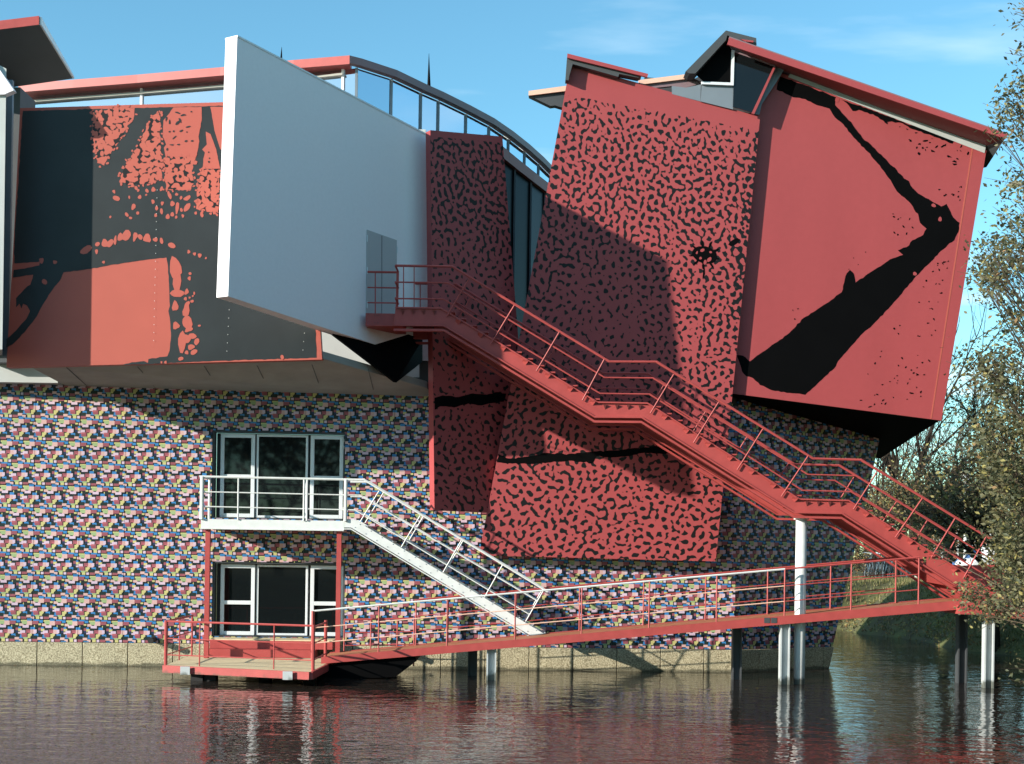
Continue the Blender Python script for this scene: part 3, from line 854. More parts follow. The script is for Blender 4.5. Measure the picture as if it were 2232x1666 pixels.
dk = [blob(*s2(x, y), rx * .1755, ry * .1755, a, 300 + i, 8, 0.2) for i, (x, y, rx, ry, a) in enumerate([(1180, 330, 40, 16, -.6), (1210, 300, 12, 34, -.4), (1250, 235, 36, 12, -.2), (1180, 205, 36, 10, .3), (1310, 380, 28, 11, -.3), (1350, 192, 11, 10, 0),
        (1225, 430, 26, 11, -.5), (1130, 435, 14, 10, -.5), (1295, 445, 8, 9, 0), (1140, 512, 30, 8, -.8), (1285, 557, 20, 12, 0), (1360, 555, 22, 9, -.3), (1108, 604, 28, 8, 0), (1190, 600, 20, 10, -.1), (1050, 660, 10, 22, .3), (1080, 440, 12, 12, 0), (1080, 320, 10, 30, 0), (1040, 280, 10, 30, .2), (1565, 695, 10, 8, 0), (1575, 770, 8, 10, 0), (1568, 815, 12, 14, 0)])]
flat_shapes(dk, LPL, 0.013, 'black_flecks', 'charcoal_paint', lpo, 'stuff')
for px, ya, yb in ((343, 415, 760), (502, 640, 784), (667, 690, 782)):      # riveted joints
    a, b = UP(px, ya, *LPL), UP(px - 8, yb, *LPL)
    rv = MB()
    k = int((a - b).length / 0.16)
    for i in range(k):
        p = a.lerp(b, i / k); rv.box((p.x - .005, p.y - .024, p.z - .008), (p.x + .005, p.y - .02, p.z + .008))
    rv.build('rivet_row', 'white_steel', lpo)

# ---- the big grey slab
SN, SF = 27.3, 32.75
def slab_plane():
    a = U(497, 646, SN); b = U(945, 790, SF)
    d = (b - a); d.z = 0; n = Vector((d.y, -d.x, 0)).normalized()       # towards right and camera
    return a, n, d.normalized()
SA, SNM, SD = slab_plane()
sp_ = lambda x, y: UP(x, y, SA, SNM)
face = [sp_(497, 646), sp_(917, 784), sp_(947, 792), sp_(945, 308), sp_(935, 298), sp_(517, 81)]
sl = MB(); sl.prism(face, SNM * -0.30)
slab = sl.build('grey_slab', 'grey_slab', museum, label='thick pale grey slab jutting out towards the canal')
cp = MB(); a, b = sp_(517, 81), sp_(935, 298)
cp.prism([a + SNM * .012, b + SNM * .012, b + SNM * .012 + Vector((0, 0, .035)), a + SNM * .012 + Vector((0, 0, .035))], SNM * -0.324)
cp.build('coping', 'white_frame', slab)
dr = MB(); dr.prism([p + SNM * 0.012 for p in (sp_(797, 684), sp_(864, 700), sp_(864, 524), sp_(799, 501))], SNM * -0.011)
dro = dr.build('door', 'grey_door', slab)
for xa in (831,):
    MB().prism([p + SNM * 0.015 for p in (sp_(xa - .5, 692), sp_(xa + .5, 692), sp_(xa + .9, 514), sp_(xa - .1, 514))], SNM * -0.003).build('door_gap', 'dark_cladding', slab)
for (xa, ya) in ((799, 520), (799, 590), (799, 665), (864, 545), (864, 620)):
    p = sp_(xa, ya) + SNM * .02
    MB().tube([p - Vector((0, 0, .07)), p + Vector((0, 0, .07))], 0.012, 6).build('hinge', 'white_frame', slab)
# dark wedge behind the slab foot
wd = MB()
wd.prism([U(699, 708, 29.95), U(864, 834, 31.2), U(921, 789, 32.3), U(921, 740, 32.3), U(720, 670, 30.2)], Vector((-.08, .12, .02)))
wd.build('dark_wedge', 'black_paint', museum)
MB().hexa([U(914, 846, 32.5), U(944, 850, 32.5), U(944, 850, 32.9), U(914, 846, 32.9), U(914, 783, 32.5), U(944, 790, 32.5), U(944, 790, 32.9), U(914, 783, 32.9)]).build('corner_block', 'dark_cladding', museum)

# ---- narrow worm panel and big worm panel
import numpy as np
def ink_field(nu, nv, wu_, wv_, seed, pitch=0.192):
    """band-limited random field: its crests make rounded, branching worms"""
    rg = np.random.default_rng(seed)
    fy = np.fft.fftfreq(nv, wv_ / nv)[:, None]; fx = np.fft.fftfreq(nu, wu_ / nu)[None, :]
    k = np.sqrt(fx * fx + fy * fy) * pitch
    flt = np.exp(-((k - 1.0) / 0.33) ** 2) + 0.24 * np.exp(-((k - 1.9) / 0.5) ** 2)
    f = np.real(np.fft.ifft2(np.fft.fft2(rg.standard_normal((nv, nu))) * flt))
    return f / f.std()
def gridded(quadpx, plane, name, mat, parent, thick, thr, seed, step=0.024, label=None):
    """panel whose points carry the print's field minus a threshold thr(u, v)"""
    p0, n = plane
    tl, tr_, br, bl = [UP(x, y, p0, n) for x, y in quadpx]
    wd_ = max((tr_ - tl).length, (br - bl).length); ht_ = max((bl - tl).length, (br - tr_).length)
    nu, nv = int(wd_ / step), int(ht_ / step)
    fld = ink_field(nu + 1, nv + 1, wd_, ht_, seed)
    u = np.linspace(0, 1, nu + 1)[None, :, None]; v = np.linspace(0, 1, nv + 1)[:, None, None]
    q = lambda p: np.array(p)[None, None, :]
    P = (q(tl) * (1 - u) + q(tr_) * u) * (1 - v) + (q(bl) * (1 - u) + q(br) * u) * v
    T = np.array([[thr(a, b) for a in np.linspace(0, 1, nu + 1)] for b in np.linspace(0, 1, nv + 1)])
    att = (fld - T).ravel().tolist()
    vs = P.reshape(-1, 3).tolist()
    W_ = nu + 1
    fs = [(j * W_ + i, (j + 1) * W_ + i, (j + 1) * W_ + i + 1, j * W_ + i + 1) for j in range(nv) for i in range(nu)]
    k = len(vs)
    vs += [list(p + n * thick) for p in (tl, tr_, br, bl)]; att += [-9.0] * 4
    loops = [[i for i in range(W_)], [j * W_ + nu for j in range(nv + 1)], [nv * W_ + nu - i for i in range(W_)], [(nv - j) * W_ for j in range(nv + 1)]]
    for e in range(4): fs.append(tuple(loops[e]) + (k + (e + 1) % 4, k + e))
    fs.append((k, k + 1, k + 2, k + 3))
    o = MB().add(vs, fs).build(name, mat, parent, label=label)
    at = o.data.attributes.new('ink', 'FLOAT', 'POINT')
    at.data.foreach_set('value', att)
    return o
NPL = (U(938, 700, 31.85), Vector((-.60, 1, 0)).normalized())
def th_n(u, v):
    if v < 0.015: return 6.0
    return 0.30 + (0.7 * min(1.0, (v - .2) / .2) if v > .2 else 0) - (0.35 if v > .75 else 0)
npo = gridded([(938, 284), (1095, 298), (1160, 1122), (947, 1112)], NPL, 'printed_panel', 'worm_print', museum, 0.22, th_n, 31, label='narrow dark red panel with black worm print in the shade')
bot, topv = U(1300, 1217, 32.68), U(1450, 200, 32.05)
BN = Vector((0, 1, 0)); dzz = topv.z - bot.z
BN = Vector((0, dzz, -(topv.y - bot.y))).normalized()
BPL = (bot, BN)
def th_b(u, v):
    if v < 0.03 + .03 * (1 - u): return 6.0
    t = 0.36
    if v < 0.11: t += 0.6 * (1 - (v - .03) / .08)
    t += 0.75 * math.exp(-((u - 0.40) ** 2 / .12 + (v - 0.50) ** 2 / 0.022))
    if v > .7: t += 0.12
    if u > .955 and v < .45: t -= .55
    return t
bpo = gridded([(1243, 140), (1657, 255), (1560, 1224), (1044, 1211)], BPL, 'printed_panel', 'worm_print', museum, 0.12, th_b, 57, label='tall leaning red panel with black worm print')
# brush stroke across both panels
st1 = [(947, 868), (965, 862), (1000, 866), (1030, 858), (1060, 861), (1080, 855), (1103, 858), (1098, 876), (1075, 878), (1050, 884), (1020, 880), (990, 888), (960, 886), (948, 894)]
flat_shapes([jag(st1, 2.2, 6, 7.0)], NPL, 0.003, 'brush_stroke', 'black_paint', npo)
st2 = [(1086, 990), (1110, 1000), (1150, 996), (1190, 988), (1240, 990), (1290, 985), (1340, 982), (1400, 976), (1440, 972), (1472, 980), (1450, 990), (1400, 988), (1360, 996), (1300, 996), (1290, 1010), (1240, 1004), (1200, 1008), (1150, 1012), (1110, 1010), (1083, 1008)]
flat_shapes([jag(st2, 3.0, 6, 8.0)], BPL, 0.003, 'brush_stroke', 'black_paint', bpo)
burst = [blob(1536, 556, 24, 22, .3, 4, 18, .22)]
for k in range(9):
    a = k * .7 + .3; burst.append(blob(1536 + 25 * math.cos(a), 556 + 24 * math.sin(a), 9, 2.6, a, 40 + k, 8, .2))
burst += [blob(1600, 528, 11, 8, -.4, 7, 10, .3), blob(1534, 596, 2.2, 14, .1, 8, 8, .2)]
flat_shapes(burst, BPL, 0.003, 'ink_burst', 'black_paint', bpo, 'stuff')
flat_shapes([blob(x, y, a, b, c, 60 + x, 10, .1) for x, y, a, b, c in ((1531, 546, 5, 3.4, -.3), (1546, 566, 4, 6, .5), (1527, 563, 3, 3, 0), (1537, 572, 3.4, 5, .2), (1549, 550, 3, 2.4, 0), (1519, 551, 2, 3.5, .3))], BPL, 0.0052, 'red_dots', 'red_paint', bpo, 'stuff')

# ---- right box with the boomerang print
XPL = (bot + BN * 0.17, BN)
BX = [(1640, 240), (1700, 158), (2150, 328), (2052, 917), (1596, 858)]
bx_ = MB(); bx_.prism([UP(x, y, *XPL) for x, y in BX], BN * 0.15)
box = bx_.build('printed_panel', 'red_paint', museum, label='square red panel with huge black angled stroke')
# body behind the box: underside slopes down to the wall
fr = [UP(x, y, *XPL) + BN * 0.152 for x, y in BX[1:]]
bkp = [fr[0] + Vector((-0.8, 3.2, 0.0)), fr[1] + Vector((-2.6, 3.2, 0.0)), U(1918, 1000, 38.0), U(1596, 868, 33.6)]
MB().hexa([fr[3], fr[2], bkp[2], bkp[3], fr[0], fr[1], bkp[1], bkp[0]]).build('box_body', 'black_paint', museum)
s4 = lambda x, y: (1400 + x * .3777, 40 + y * .3777)
s8 = lambda x, y: (1400 + x * .3777, 560 + y * .3777)
boom = [s4(*p) for p in [(795, 338), (960, 392), (1120, 458), (1112, 500), (1150, 545), (1205, 600), (1270, 690), (1330, 742), (1390, 800), (1420, 832), (1490, 900), (1510, 925), (1540, 940), (1548, 965), (1590, 1010), (1680, 1062), (1725, 1085), (1755, 1072), (1772, 1102), (1792, 1150), (1830, 1180), (1825, 1232), (1800, 1280), (1760, 1312), (1690, 1377)]]
boom += [s8(*p) for p in [(1580, 112), (1530, 172), (1420, 300), (1330, 392), (1260, 452), (1130, 602), (1118, 632), (1010, 732), (940, 796), (850, 786), (750, 771), (680, 740), (640, 702), (600, 690), (575, 662), (565, 622), (545, 566), (582, 570), (620, 602), (690, 552), (780, 490), (850, 440), (930, 352), (1000, 310), (1090, 250), (1150, 205), (1165, 150), (1180, 95), (1198, 76), (1222, 98), (1230, 148), (1300, 100)]]
boom += [s4(*p) for p in [(1372, 1432), (1430, 1390), (1505, 1366), (1475, 1340), (1540, 1310), (1560, 1282), (1620, 1250), (1640, 1214), (1602, 1180), (1590, 1130), (1540, 1062), (1470, 1000), (1420, 920), (1370, 850), (1300, 770), (1222, 690), (1160, 612), (1112, 572), (1080, 522), (1000, 500), (940, 466), (870, 456), (775, 412)]]
flat_shapes([jag(boom, 2.3, 6, 9.0)], XPL, 0.002, 'black_print', 'black_paint', box)
band = [s4(*p) for p in [(1150, 470), (1290, 518), (1420, 566), (1560, 618), (1690, 668), (1800, 706), (1790, 724), (1700, 690), (1640, 668), (1560, 640), (1500, 605), (1440, 595), (1400, 600), (1330, 555), (1250, 530), (1215, 535), (1180, 490)]]
spk = [jag(band, 3.0, 6, 10.0)]
rs = random.Random(77)
def sprinkle(region, n, rmin, rmax, el=2.0):
    xs = [p[0] for p in region]; ys = [p[1] for p in region]; k = 0
    while k < n:
        p = (rs.uniform(min(xs), max(xs)), rs.uniform(min(ys), max(ys)))
        if inside(region, p):
            a = rs.uniform(rmin, rmax); spk.append(blob(p[0], p[1], a * rs.uniform(1, el), a, rs.uniform(-1.2, 1.2), rs.random(), 7, .3)); k += 1
sprinkle([s4(*p) for p in [(1330, 580), (1480, 620), (1700, 690), (1890, 750), (1860, 840), (1780, 850), (1600, 790), (1500, 700)]], 30, 1.0, 2.4, 2.6)
sprinkle([s4(*p) for p in [(1700, 980), (1860, 970), (1850, 1070), (1780, 1060)]], 10, .8, 2.0)
sprinkle([s4(*p) for p in [(1440, 1080), (1560, 1130), (1590, 1190), (1510, 1260), (1430, 1260)]], 10, .9, 2.2)
sprinkle([s8(*p) for p in [(1650, 60), (1770, 0), (1720, 300), (1650, 650), (1560, 900), (1280, 880), (1250, 820), (1330, 500), (1450, 380)]], 52, .7, 1.9, 2.2)
sprinkle([s8(*p) for p in [(1460, 640), (1660, 600), (1640, 900), (1380, 890), (1350, 860)]], 16, .9, 2.3, 2.2)
sprinkle([s4(*p) for p in [(1100, 1340), (1300, 1340), (1250, 1480), (1110, 1480)]], 4, .8, 1.3)
sprinkle([s8(*p) for p in [(830, 300), (960, 250), (900, 390)]], 3, .9, 1.5)
flat_shapes(spk, XPL, 0.002, 'ink_flecks', 'black_paint', box, 'stuff')
flat_shapes([blob(2035, 441 + 7, 5, 4, .5, 1, 9, .1), blob(2049, 478, 4, 5, 0, 2, 9, .1), blob(1994, 597, 4.5, 4, .5, 3, 9, .1), blob(1825, 218, 4, 7, .2, 4, 9, .15)], XPL, 0.005, 'red_dots', 'red_paint', box, 'stuff')
jt = MB(); jt.prism([UP(x, y, XPL[0] - BN * .004, BN) for x, y in [(2119, 318), (2122, 319), (2031, 913), (2028, 913)]], BN * 0.004)
jt.build('panel_joint', 'orange_red_paint', box)
ed = MB(); ed.prism([UP(x, y, XPL[0] - BN * .012, BN) for x, y in [(1722, 161), (2150, 312), (2146, 334), (1960, 262), (1718, 168)]], BN * 0.011)
ed.build('white_strip', 'pale_cement', box)

# ---- roofs over the right box
rf = MB()
Yr = 31.55
A = [U(1585, 77, Yr), U(2198, 292, Yr), U(2194, 304, Yr), U(1583, 87, Yr)]
fr1 = [U(1590, 82, Yr), U(2197, 293, Yr), U(2192, 303, Yr), U(1585, 97, Yr)]
rf.prism(fr1, (0.0, 0.06, 0.0))
roofR = rf.build('roof', 'red_paint', museum, label='sloping red roof edge over the square red panel')
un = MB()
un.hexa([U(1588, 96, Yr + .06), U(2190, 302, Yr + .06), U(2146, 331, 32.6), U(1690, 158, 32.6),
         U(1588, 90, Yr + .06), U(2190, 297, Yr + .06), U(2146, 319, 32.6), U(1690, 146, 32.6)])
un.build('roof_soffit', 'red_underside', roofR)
MB().prism([U(2190, 303, Yr + .07), U(2150, 365, 32.9), U(2144, 334, 32.85), U(2146, 326, 32.6)], (-.3, .8, .1)).build('roof_end', 'dark_cladding', roofR)
MB().hexa([U(1590, 82, Yr + .065), U(2197, 293, Yr + .065), U(2197, 293, 36.5) + Vector((-2, 0, -2.2)), U(1590, 82, 36.5) + Vector((-.5, 0, -1.6)),
           U(1590, 79.5, Yr + .065), U(2197, 290.5, Yr + .065), U(2197, 290, 36.5) + Vector((-2, 0, -2.15)), U(1590, 79, 36.5) + Vector((-.5, 0, -1.55))]).build('roof_cover', 'fascia_purple', roofR)
s9 = lambda x, y: (1440 + x * .14526, 60 + y * .14526)
# gable roof over the dormer
dm = MB()
dm.prism([U(*s9(*p), 31.75) for p in [(375, 660), (980, 45), (1435, 160), (1440, 265), (1180, 190), (1000, 118), (980, 190), (520, 690), (430, 690)]], (0, 0.5, 0))
dorm = dm.build('dormer_roof', 'dark_cladding', museum)
MB().prism([U(*s9(*p), 31.7) for p in [(1200, 175), (1395, 200), (1390, 225), (1270, 212)]], (0, .04, 0)).build('roof_trim', 'red_paint', dorm)
MB().prism([U(*s9(*p), 32.0) for p in [(520, 690), (980, 190), (1060, 330), (1060, 820), (660, 820), (620, 780)]], (0, .05, 0)).build('dark_opening', 'black_paint', dorm)
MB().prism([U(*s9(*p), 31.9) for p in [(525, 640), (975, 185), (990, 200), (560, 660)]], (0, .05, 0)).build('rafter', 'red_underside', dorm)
MB().prism([U(*s9(*p), 31.98) for p in [(1110, 370), (1690, 590), (1370, 1280), (1085, 1190)]], (0, .03, 0)).build('pane', 'dark_glass', dorm)
MB().prism([U(*s9(*p), 31.95) for p in [(1065, 335), (1110, 350), (1095, 870), (615, 850), (610, 812), (1055, 828)]], (0, .06, 0)).build('window_frame', 'white_frame', dorm)
MB().prism([U(*s9(*p), 31.96) for p in [(1110, 352), (1725, 568), (1722, 590), (1110, 372)]], (0, .05, 0)).build('window_frame', 'fascia_purple', dorm)
MB().prism([U(*s9(*p), 31.9) for p in [(1690, 600), (1725, 595), (1405, 1300), (1365, 1290)]], (0, .1, 0)).build('window_frame', 'red_paint', dorm)
MB().prism([U(*s9(*p), 32.06) for p in [(1725, 590), (1850, 640), (1750, 800), (1520, 1150), (1480, 1310), (1405, 1300)]], (0, .05, 0)).build('cheek', 'grey_metal', dorm)
MB().prism([U(*s9(*p), 32.02) for p in [(620, 850), (1090, 875), (1085, 1230), (600, 1110)]], (0, .05, 0)).build('clad_sheet', 'grey_metal', dorm)
MB().prism([U(*s9(*p), 32.05) for p in [(170, 880), (380, 905), (605, 855), (595, 1110), (170, 1000)]], (0, .05, 0)).build('clad_sheet', 'grey_metal', dorm)
MB().prism([U(x, y, 32.7) for x, y in [(1405, 168), (1500, 178), (1560, 150), (1660, 120), (1670, 262), (1400, 205)]], (0, .1, 0)).build('roof_void', 'dark_cladding', dorm)
# peach edged canopy pieces
pc = MB(); pc.prism([U(*s9(*p), 32.2) for p in [(-330, 790), (475, 690), (478, 760), (-330, 860)]], (0, .06, 0))
pco = pc.build('canopy', 'peach_trim', museum)
MB().prism([U(*s9(*p), 32.26) for p in [(-330, 855), (475, 755), (640, 830), (380, 905), (170, 880), (-300, 930)]], (0, .25, .05)).build('canopy_underside', 'fascia_purple', pco)
s3 = lambda x, y: (900 + x * .2542, 80 + y * .2542)
pc = MB(); pc.prism([U(*s3(*p), 32.6) for p in [(992, 466), (1400, 410), (1400, 455), (992, 506)]], (0, .06, 0))
pco = pc.build('canopy', 'peach_trim', museum)
MB().prism([U(*s3(*p), 32.67) for p in [(994, 505), (1390, 455), (1390, 650), (1290, 612), (1220, 590), (1180, 595)]], (0, .3, .03)).build('canopy_underside', 'dark_cladding', pco)
# roof edge over the tall panel
tp = MB(); tp.prism([U(*s3(*p), 31.75) for p in [(1325, 145), (2018, 320), (2010, 348), (1322, 180)]], (0, .06, 0))
tpo = tp.build('roof', 'red_paint', museum, label='short red roof edge over the tall leaning panel')
MB().prism([U(*s3(*p), 31.83) for p in [(1322, 180), (1960, 338), (1930, 352), (1770, 320), (1760, 345), (1370, 235), (1340, 340), (1335, 375), (1308, 372)]], (0, .25, 0)).build('roof_soffit', 'dark_cladding', tpo)

# ---- clerestory behind the slab: curved glass wall under a flat roof
ZR = 14.21
def topY(px, py):
    a, b = ray(px, py); return (ZR - ZC) / b
line = [(40, 184), (160, 174), (299, 163), (480, 147), (640, 131), (762, 121)]
curve = [(790, 128), (866, 153), (930, 184), (968, 201), (1028, 231), (1078, 258), (1120, 287), (1155, 315), (1185, 342), (1212, 370), (1235, 398)]
pts = [U(x, y, topY(x, y)) for x, y in line + curve]
corner = 5
rfm = MB()
for a, b in zip(pts[:corner], pts[1:corner + 1]):
    rfm.hexa([a + Vector((0, 0, -.2)), b + Vector((0, 0, -.2)), b + Vector((0, .5, -.2)), a + Vector((0, .5, -.2)), a, b, b + Vector((0, .5, 0)), a + Vector((0, .5, 0))])
cl = rfm.build('clerestory', 'red_steel', museum, label='glazed clerestory with red roof edge curving away behind the slab')
rc = MB()
for a, b in zip(pts[corner:-1], pts[corner + 1:]):
    o_ = Vector((-.16, .09, 0))
    rc.hexa([a + Vector((0, 0, -.17)), b + Vector((0, 0, -.17)), b + o_ + Vector((0, 0, -.17)), a + o_ + Vector((0, 0, -.17)), a + Vector((0, 0, .0)), b + Vector((0, 0, .0)), b + o_, a + o_])
rc.build('roof_edge', 'fascia_purple', cl)
# glass set back under the roof
def inset(p, i): return p + (Vector((0.0, .45, 0)) if i < corner else Vector((-.14, .09, 0)))
gl = [inset(p, i) for i, p in enumerate(pts)]
gl[corner] = pts[corner] + Vector((-.2, .42, 0))
low = 12.6
def lowz(i): return low if i < 11 else 13.45
for i, (a, b) in enumerate(zip(gl[:-1], gl[1:])):
    MB().prism([Vector((a.x, a.y, lowz(i + 1))), Vector((b.x, b.y, lowz(i + 1))), Vector((b.x, b.y, ZR - .2)), Vector((a.x, a.y, ZR - .2))], (-.01, .015, 0)).build('pane', 'clerestory_glass', cl)
for i, a in enumerate(gl):
    if i in (1, 3): continue
    MB().box((a.x - .03, a.y - .05, lowz(i)), (a.x + .03, a.y + .02, ZR - .2)).build('mullion', 'grey_slab' if i < 6 else 'grey_metal', cl)
dm2 = MB()
for px in (946, 955):
    p = U(px, 190, topY(px, 190)) + Vector((-.4, .3, 0)); dm2.box((p.x - .05, p.y, low), (p.x + .05, p.y + .1, ZR - .2))
dm2.build('column', 'dark_cladding', cl)
trm = MB()
for a, b in zip(gl[:corner], gl[1:corner + 1]):
    trm.hexa([a + Vector((0, -.12, -.36)), b + Vector((0, -.12, -.36)), b + Vector((0, .0, -.36)), a + Vector((0, 0, -.36)), a + Vector((0, -.12, -.31)), b + Vector((0, -.12, -.31)), b + Vector((0, 0, -.31)), a + Vector((0, 0, -.31))])
trm.build('gutter', 'grey_cement', cl)
# flat roof plate, ceiling lights seen through the glass
poly = [p + Vector((-.2, .3, -.02)) for p in pts[:corner + 1]] + [p + Vector((-1.1, 1.3, -.02)) for p in reversed(pts[:corner + 1])]
MB().prism(poly, (0, 0, -.12)).build('roof_plate', 'pale_cement', cl)
for (px, py, w_) in ((470, 187, 40), (720, 161, 44), (1108, 300, 26), (1140, 325, 26)):
    p = U(px, py, 36.5 if px < 900 else 43.0)
    MB().box((p.x - w_ / 180, p.y, p.z - .05), (p.x + w_ / 180, p.y + .2, p.z + .05)).build('light_fitting', 'white_steel', cl)
# lower dark band and lower glazing of the curved part
bl = MB(); lg = []
bandpx = [(1060, 318), (1098, 345), (1130, 371), (1165, 398), (1195, 421), (1225, 445)]
bp_ = []
for (x, y), (xt, yt) in zip(bandpx, [(1070, 255), (1108, 279), (1140, 303), (1172, 330), (1200, 358), (1226, 387)]):
    Yb = topY(xt, yt) ; bp_.append(U(x, y, Yb))
for a, b in zip(bp_[:-1], bp_[1:]):
    z = Vector((0, 0, .3)); o_ = Vector((-.3, .3, 0))
    bl.hexa([a, b, b + o_, a + o_, a + z, b + z, b + o_ + z, a + o_ + z])
bl.build('floor_edge', 'red_underside', cl)
for i, (a, b) in enumerate(zip(bp_[:-1], bp_[1:])):
    MB().prism([Vector((a.x - .1, a.y + .05, 3)), Vector((b.x - .1, b.y + .05, 3)), Vector((b.x - .1, b.y + .05, b.z)), Vector((a.x - .1, a.y + .05, a.z))], (-.02, .02, 0)).build('lower_pane', 'shaded_glass', cl)
    MB().box((b.x - .12, b.y - .06, 3), (b.x - .07, b.y + .02, b.z)).build('mullion', 'dark_cladding', cl)
# lightning spikes on the roof
for (x0, y0, x1, y1, r) in ((613, 124, 614, 103, .03), (935, 193, 935, 117, .055)):
    Ys = topY(x0, 150) + .8 if x0 < 700 else topY(x0, 186) + .2
    MB().tube([U(x0, y0 + 6, Ys), U(x1, y1, Ys)], r, 6, r2=.004).build('roof_spike', 'black_paint', museum)
# grey wall below the clerestory so that nothing shows through behind the panels
bw = MB(); bw.box((-13, 34.6, 6.3), (-2.2, 34.9, 12.7)); bw.box((-2.2, 34.9, 4), (5, 35.2, 6.0))
bw.box((-14, 36.9, 12.4), (-4.4, 37.1, 13.95))
bw.build('inner_wall', 'pale_cement', museum)

# ---- left neighbouring wing: pale block and its roof at the edge of the view
wing = thing('museum_wing', (-11.5, 29, 0), 'pale wing with black roof underside left of the printed orange red panel', 'building')
wb = MB()
x_r = U(9, 480, 29.05).x
zb_ = U(4, 762, 29.05).z; zt_ = U(4, 150, 29.05).z
wb.prism([Vector((x_r, 29.05, zb_)), Vector((x_r, 29.05, zt_)), Vector((x_r - 1.0, 29.05, zt_ + .5)), Vector((x_r - 1.0, 29.05, zb_))], (-.33, .95, 0))
wb.build('wall', 'pale_cement', wing)
rc_ = U(22, 480, 30.0)
MB().box((rc_.x - .45, 30.02, U(10, 780, 30.0).z), (rc_.x, 30.12, U(10, 190, 30.5).z)).build('recess', 'grey_metal', wing)
MB().box((x_r - 1.2, 31.6, U(4, 790, 31.6).z), (U(40, 480, 31.6).x, 32.6, U(10, 190, 31.6).z)).build('recess', 'dark_cladding', wing)
MB().box((-15.5, 32.0, U(40, 838, 32.4).z), (XS - .02, 32.35, U(40, 700, 32.4).z)).build('lower_band', 'pale_cement', wing)
rw = MB()
zr = U(44, 55, 27.0).z
p1, p2 = U(-150, 66, 29.55), U(86, 37, 29.55)
p3 = U(158, 167, 31.6)
th = Vector((0, 0, -.16))
rw.hexa([p1 + th, p2 + th, p3 + th * .3, U(-150, 200, 31.6) + th, p1, p2, p3, U(-150, 200, 31.6)])
rwo = rw.build('roof', 'dark_cladding', wing)
MB().hexa([p1 + th * 1.05 + Vector((0, -.03, 0)), p2 + th * 1.05 + Vector((0, -.03, 0)), p2 + th * 1.05 + Vector((0, -.004, 0)), p1 + th * 1.05 + Vector((0, -.004, 0)),
           p1 + Vector((0, -.03, .01)), p2 + Vector((0, -.03, .01)), p2 + Vector((0, -.004, .01)), p1 + Vector((0, -.004, .01))]).build('roof_fascia', 'red_steel', rwo)
MB().hexa([p2 + th + Vector((.005, 0, 0)), p2 + th + Vector((.04, 0, 0)), p3 + th * .3 + Vector((.04, 0, 0)), p3 + th * .3 + Vector((.005, 0, 0)),
           p2 + Vector((.005, 0, 0)), p2 + Vector((.04, 0, 0)), p3 + Vector((.04, 0, 0)), p3 + Vector((.005, 0, 0))]).build('roof_trim', 'white_frame', rwo)
MB().prism([U(-30, 110, 28.98), U(30, 197, 28.98), U(9, 206, 28.98), U(-30, 206, 28.98)], (0, .18, 0)).build('wall_coping', 'grey_slab', wing)

# ------------------------------------------------------------------ railings helper
def polyline_at(px, Y): return [U(x, y, Y) for x, y in px]
def shiftY(pts, dy): return [p + Vector((0, dy, 0)) for p in pts]

# ------------------------------------------------------------------ red outside stair
YN, YF = 30.2, 32.1
red_stair = thing('outdoor_staircase', U(1738, 1478, 30.5), 'long red steel staircase descending from the grey slab door to the bank', 'staircase')
tpx = [(862, 673), (961, 674), (1302, 879), (1411, 881), (1742, 1090), (1849, 1093), (2185, 1303)]
bpx = [(858, 711), (968, 712), (1296, 911), (1398, 912), (1730, 1119), (1834, 1121), (2165, 1331)]
rpx = [(862, 580), (986, 582), (1328, 789), (1431, 789.5), (1772, 1000), (1876, 1003), (2160, 1176)]
top3, bot3, rail3 = polyline_at(tpx, YN), polyline_at(bpx, YN), polyline_at(rpx, YN)
for Ys, mir in ((0.0, 1), (YF - YN, -1)):
    mb = MB(); mb.prism(shiftY(top3, Ys) + list(reversed(shiftY(bot3, Ys))), (0, 0.05, 0))
    so_ = mb.build('stringer', 'red_steel', red_stair)
    fl_ = MB()
    for poly, h in ((bot3, .035), (top3, .03)):
        for a, b in zip(poly[:-1], poly[1:]):
            a2, b2 = a + Vector((0, Ys - .045, 0)), b + Vector((0, Ys - .045, 0))
            d = Vector((0, .044, 0)); u = Vector((0, 0, h))
            fl_.hexa([a2, b2, b2 + d, a2 + d, a2 + u, b2 + u, b2 + d + u, a2 + d + u])
    # second, lower chord with a shadow gap
    for a, b in zip(bot3[:-1], bot3[1:]):
        a2, b2 = a + Vector((0, Ys - .02, -.10)), b + Vector((0, Ys - .02, -.10))
        d = Vector((0, .12, 0)); u = Vector((0, 0, .045))
        fl_.hexa([a2, b2, b2 + d, a2 + d, a2 + u, b2 + u, b2 + d + u, a2 + d + u])
    fl_.build('flange', 'red_steel', so_)
# treads, landings
def flight(a, b, n):
    for i in range(n):
        t0 = (i + 0.15) / n
        p = a.lerp(b, t0)
        MB().box((p.x - .01, YN + .055, p.z - .04), (p.x + .255, YF - .005, p.z - .012)).build('tread', 'red_steel', red_stair)
flight(top3[1], top3[2], 14); flight(top3[3], top3[4], 14); flight(top3[5], top3[6], 14)
for i in (0, 2, 4):
    a, b = top3[i], top3[i + 1]
    MB().box((a.x, YN + .055, a.z - .10), (b.x, YF - .005, a.z - .06)).build('landing_plate', 'red_steel', red_stair)
    # brackets under the landing edge
    for k in range(4):
        x = lerp(a.x, b.x, (k + .6) / 4.3)
        MB().prism([Vector((x - .025, YN - .06, a.z - .03)), Vector((x + .045, YN - .06, a.z - .03)), Vector((x + .02, YN - .003, a.z - .13))], (0, .05, 0)).build('bracket', 'red_underside', red_stair)
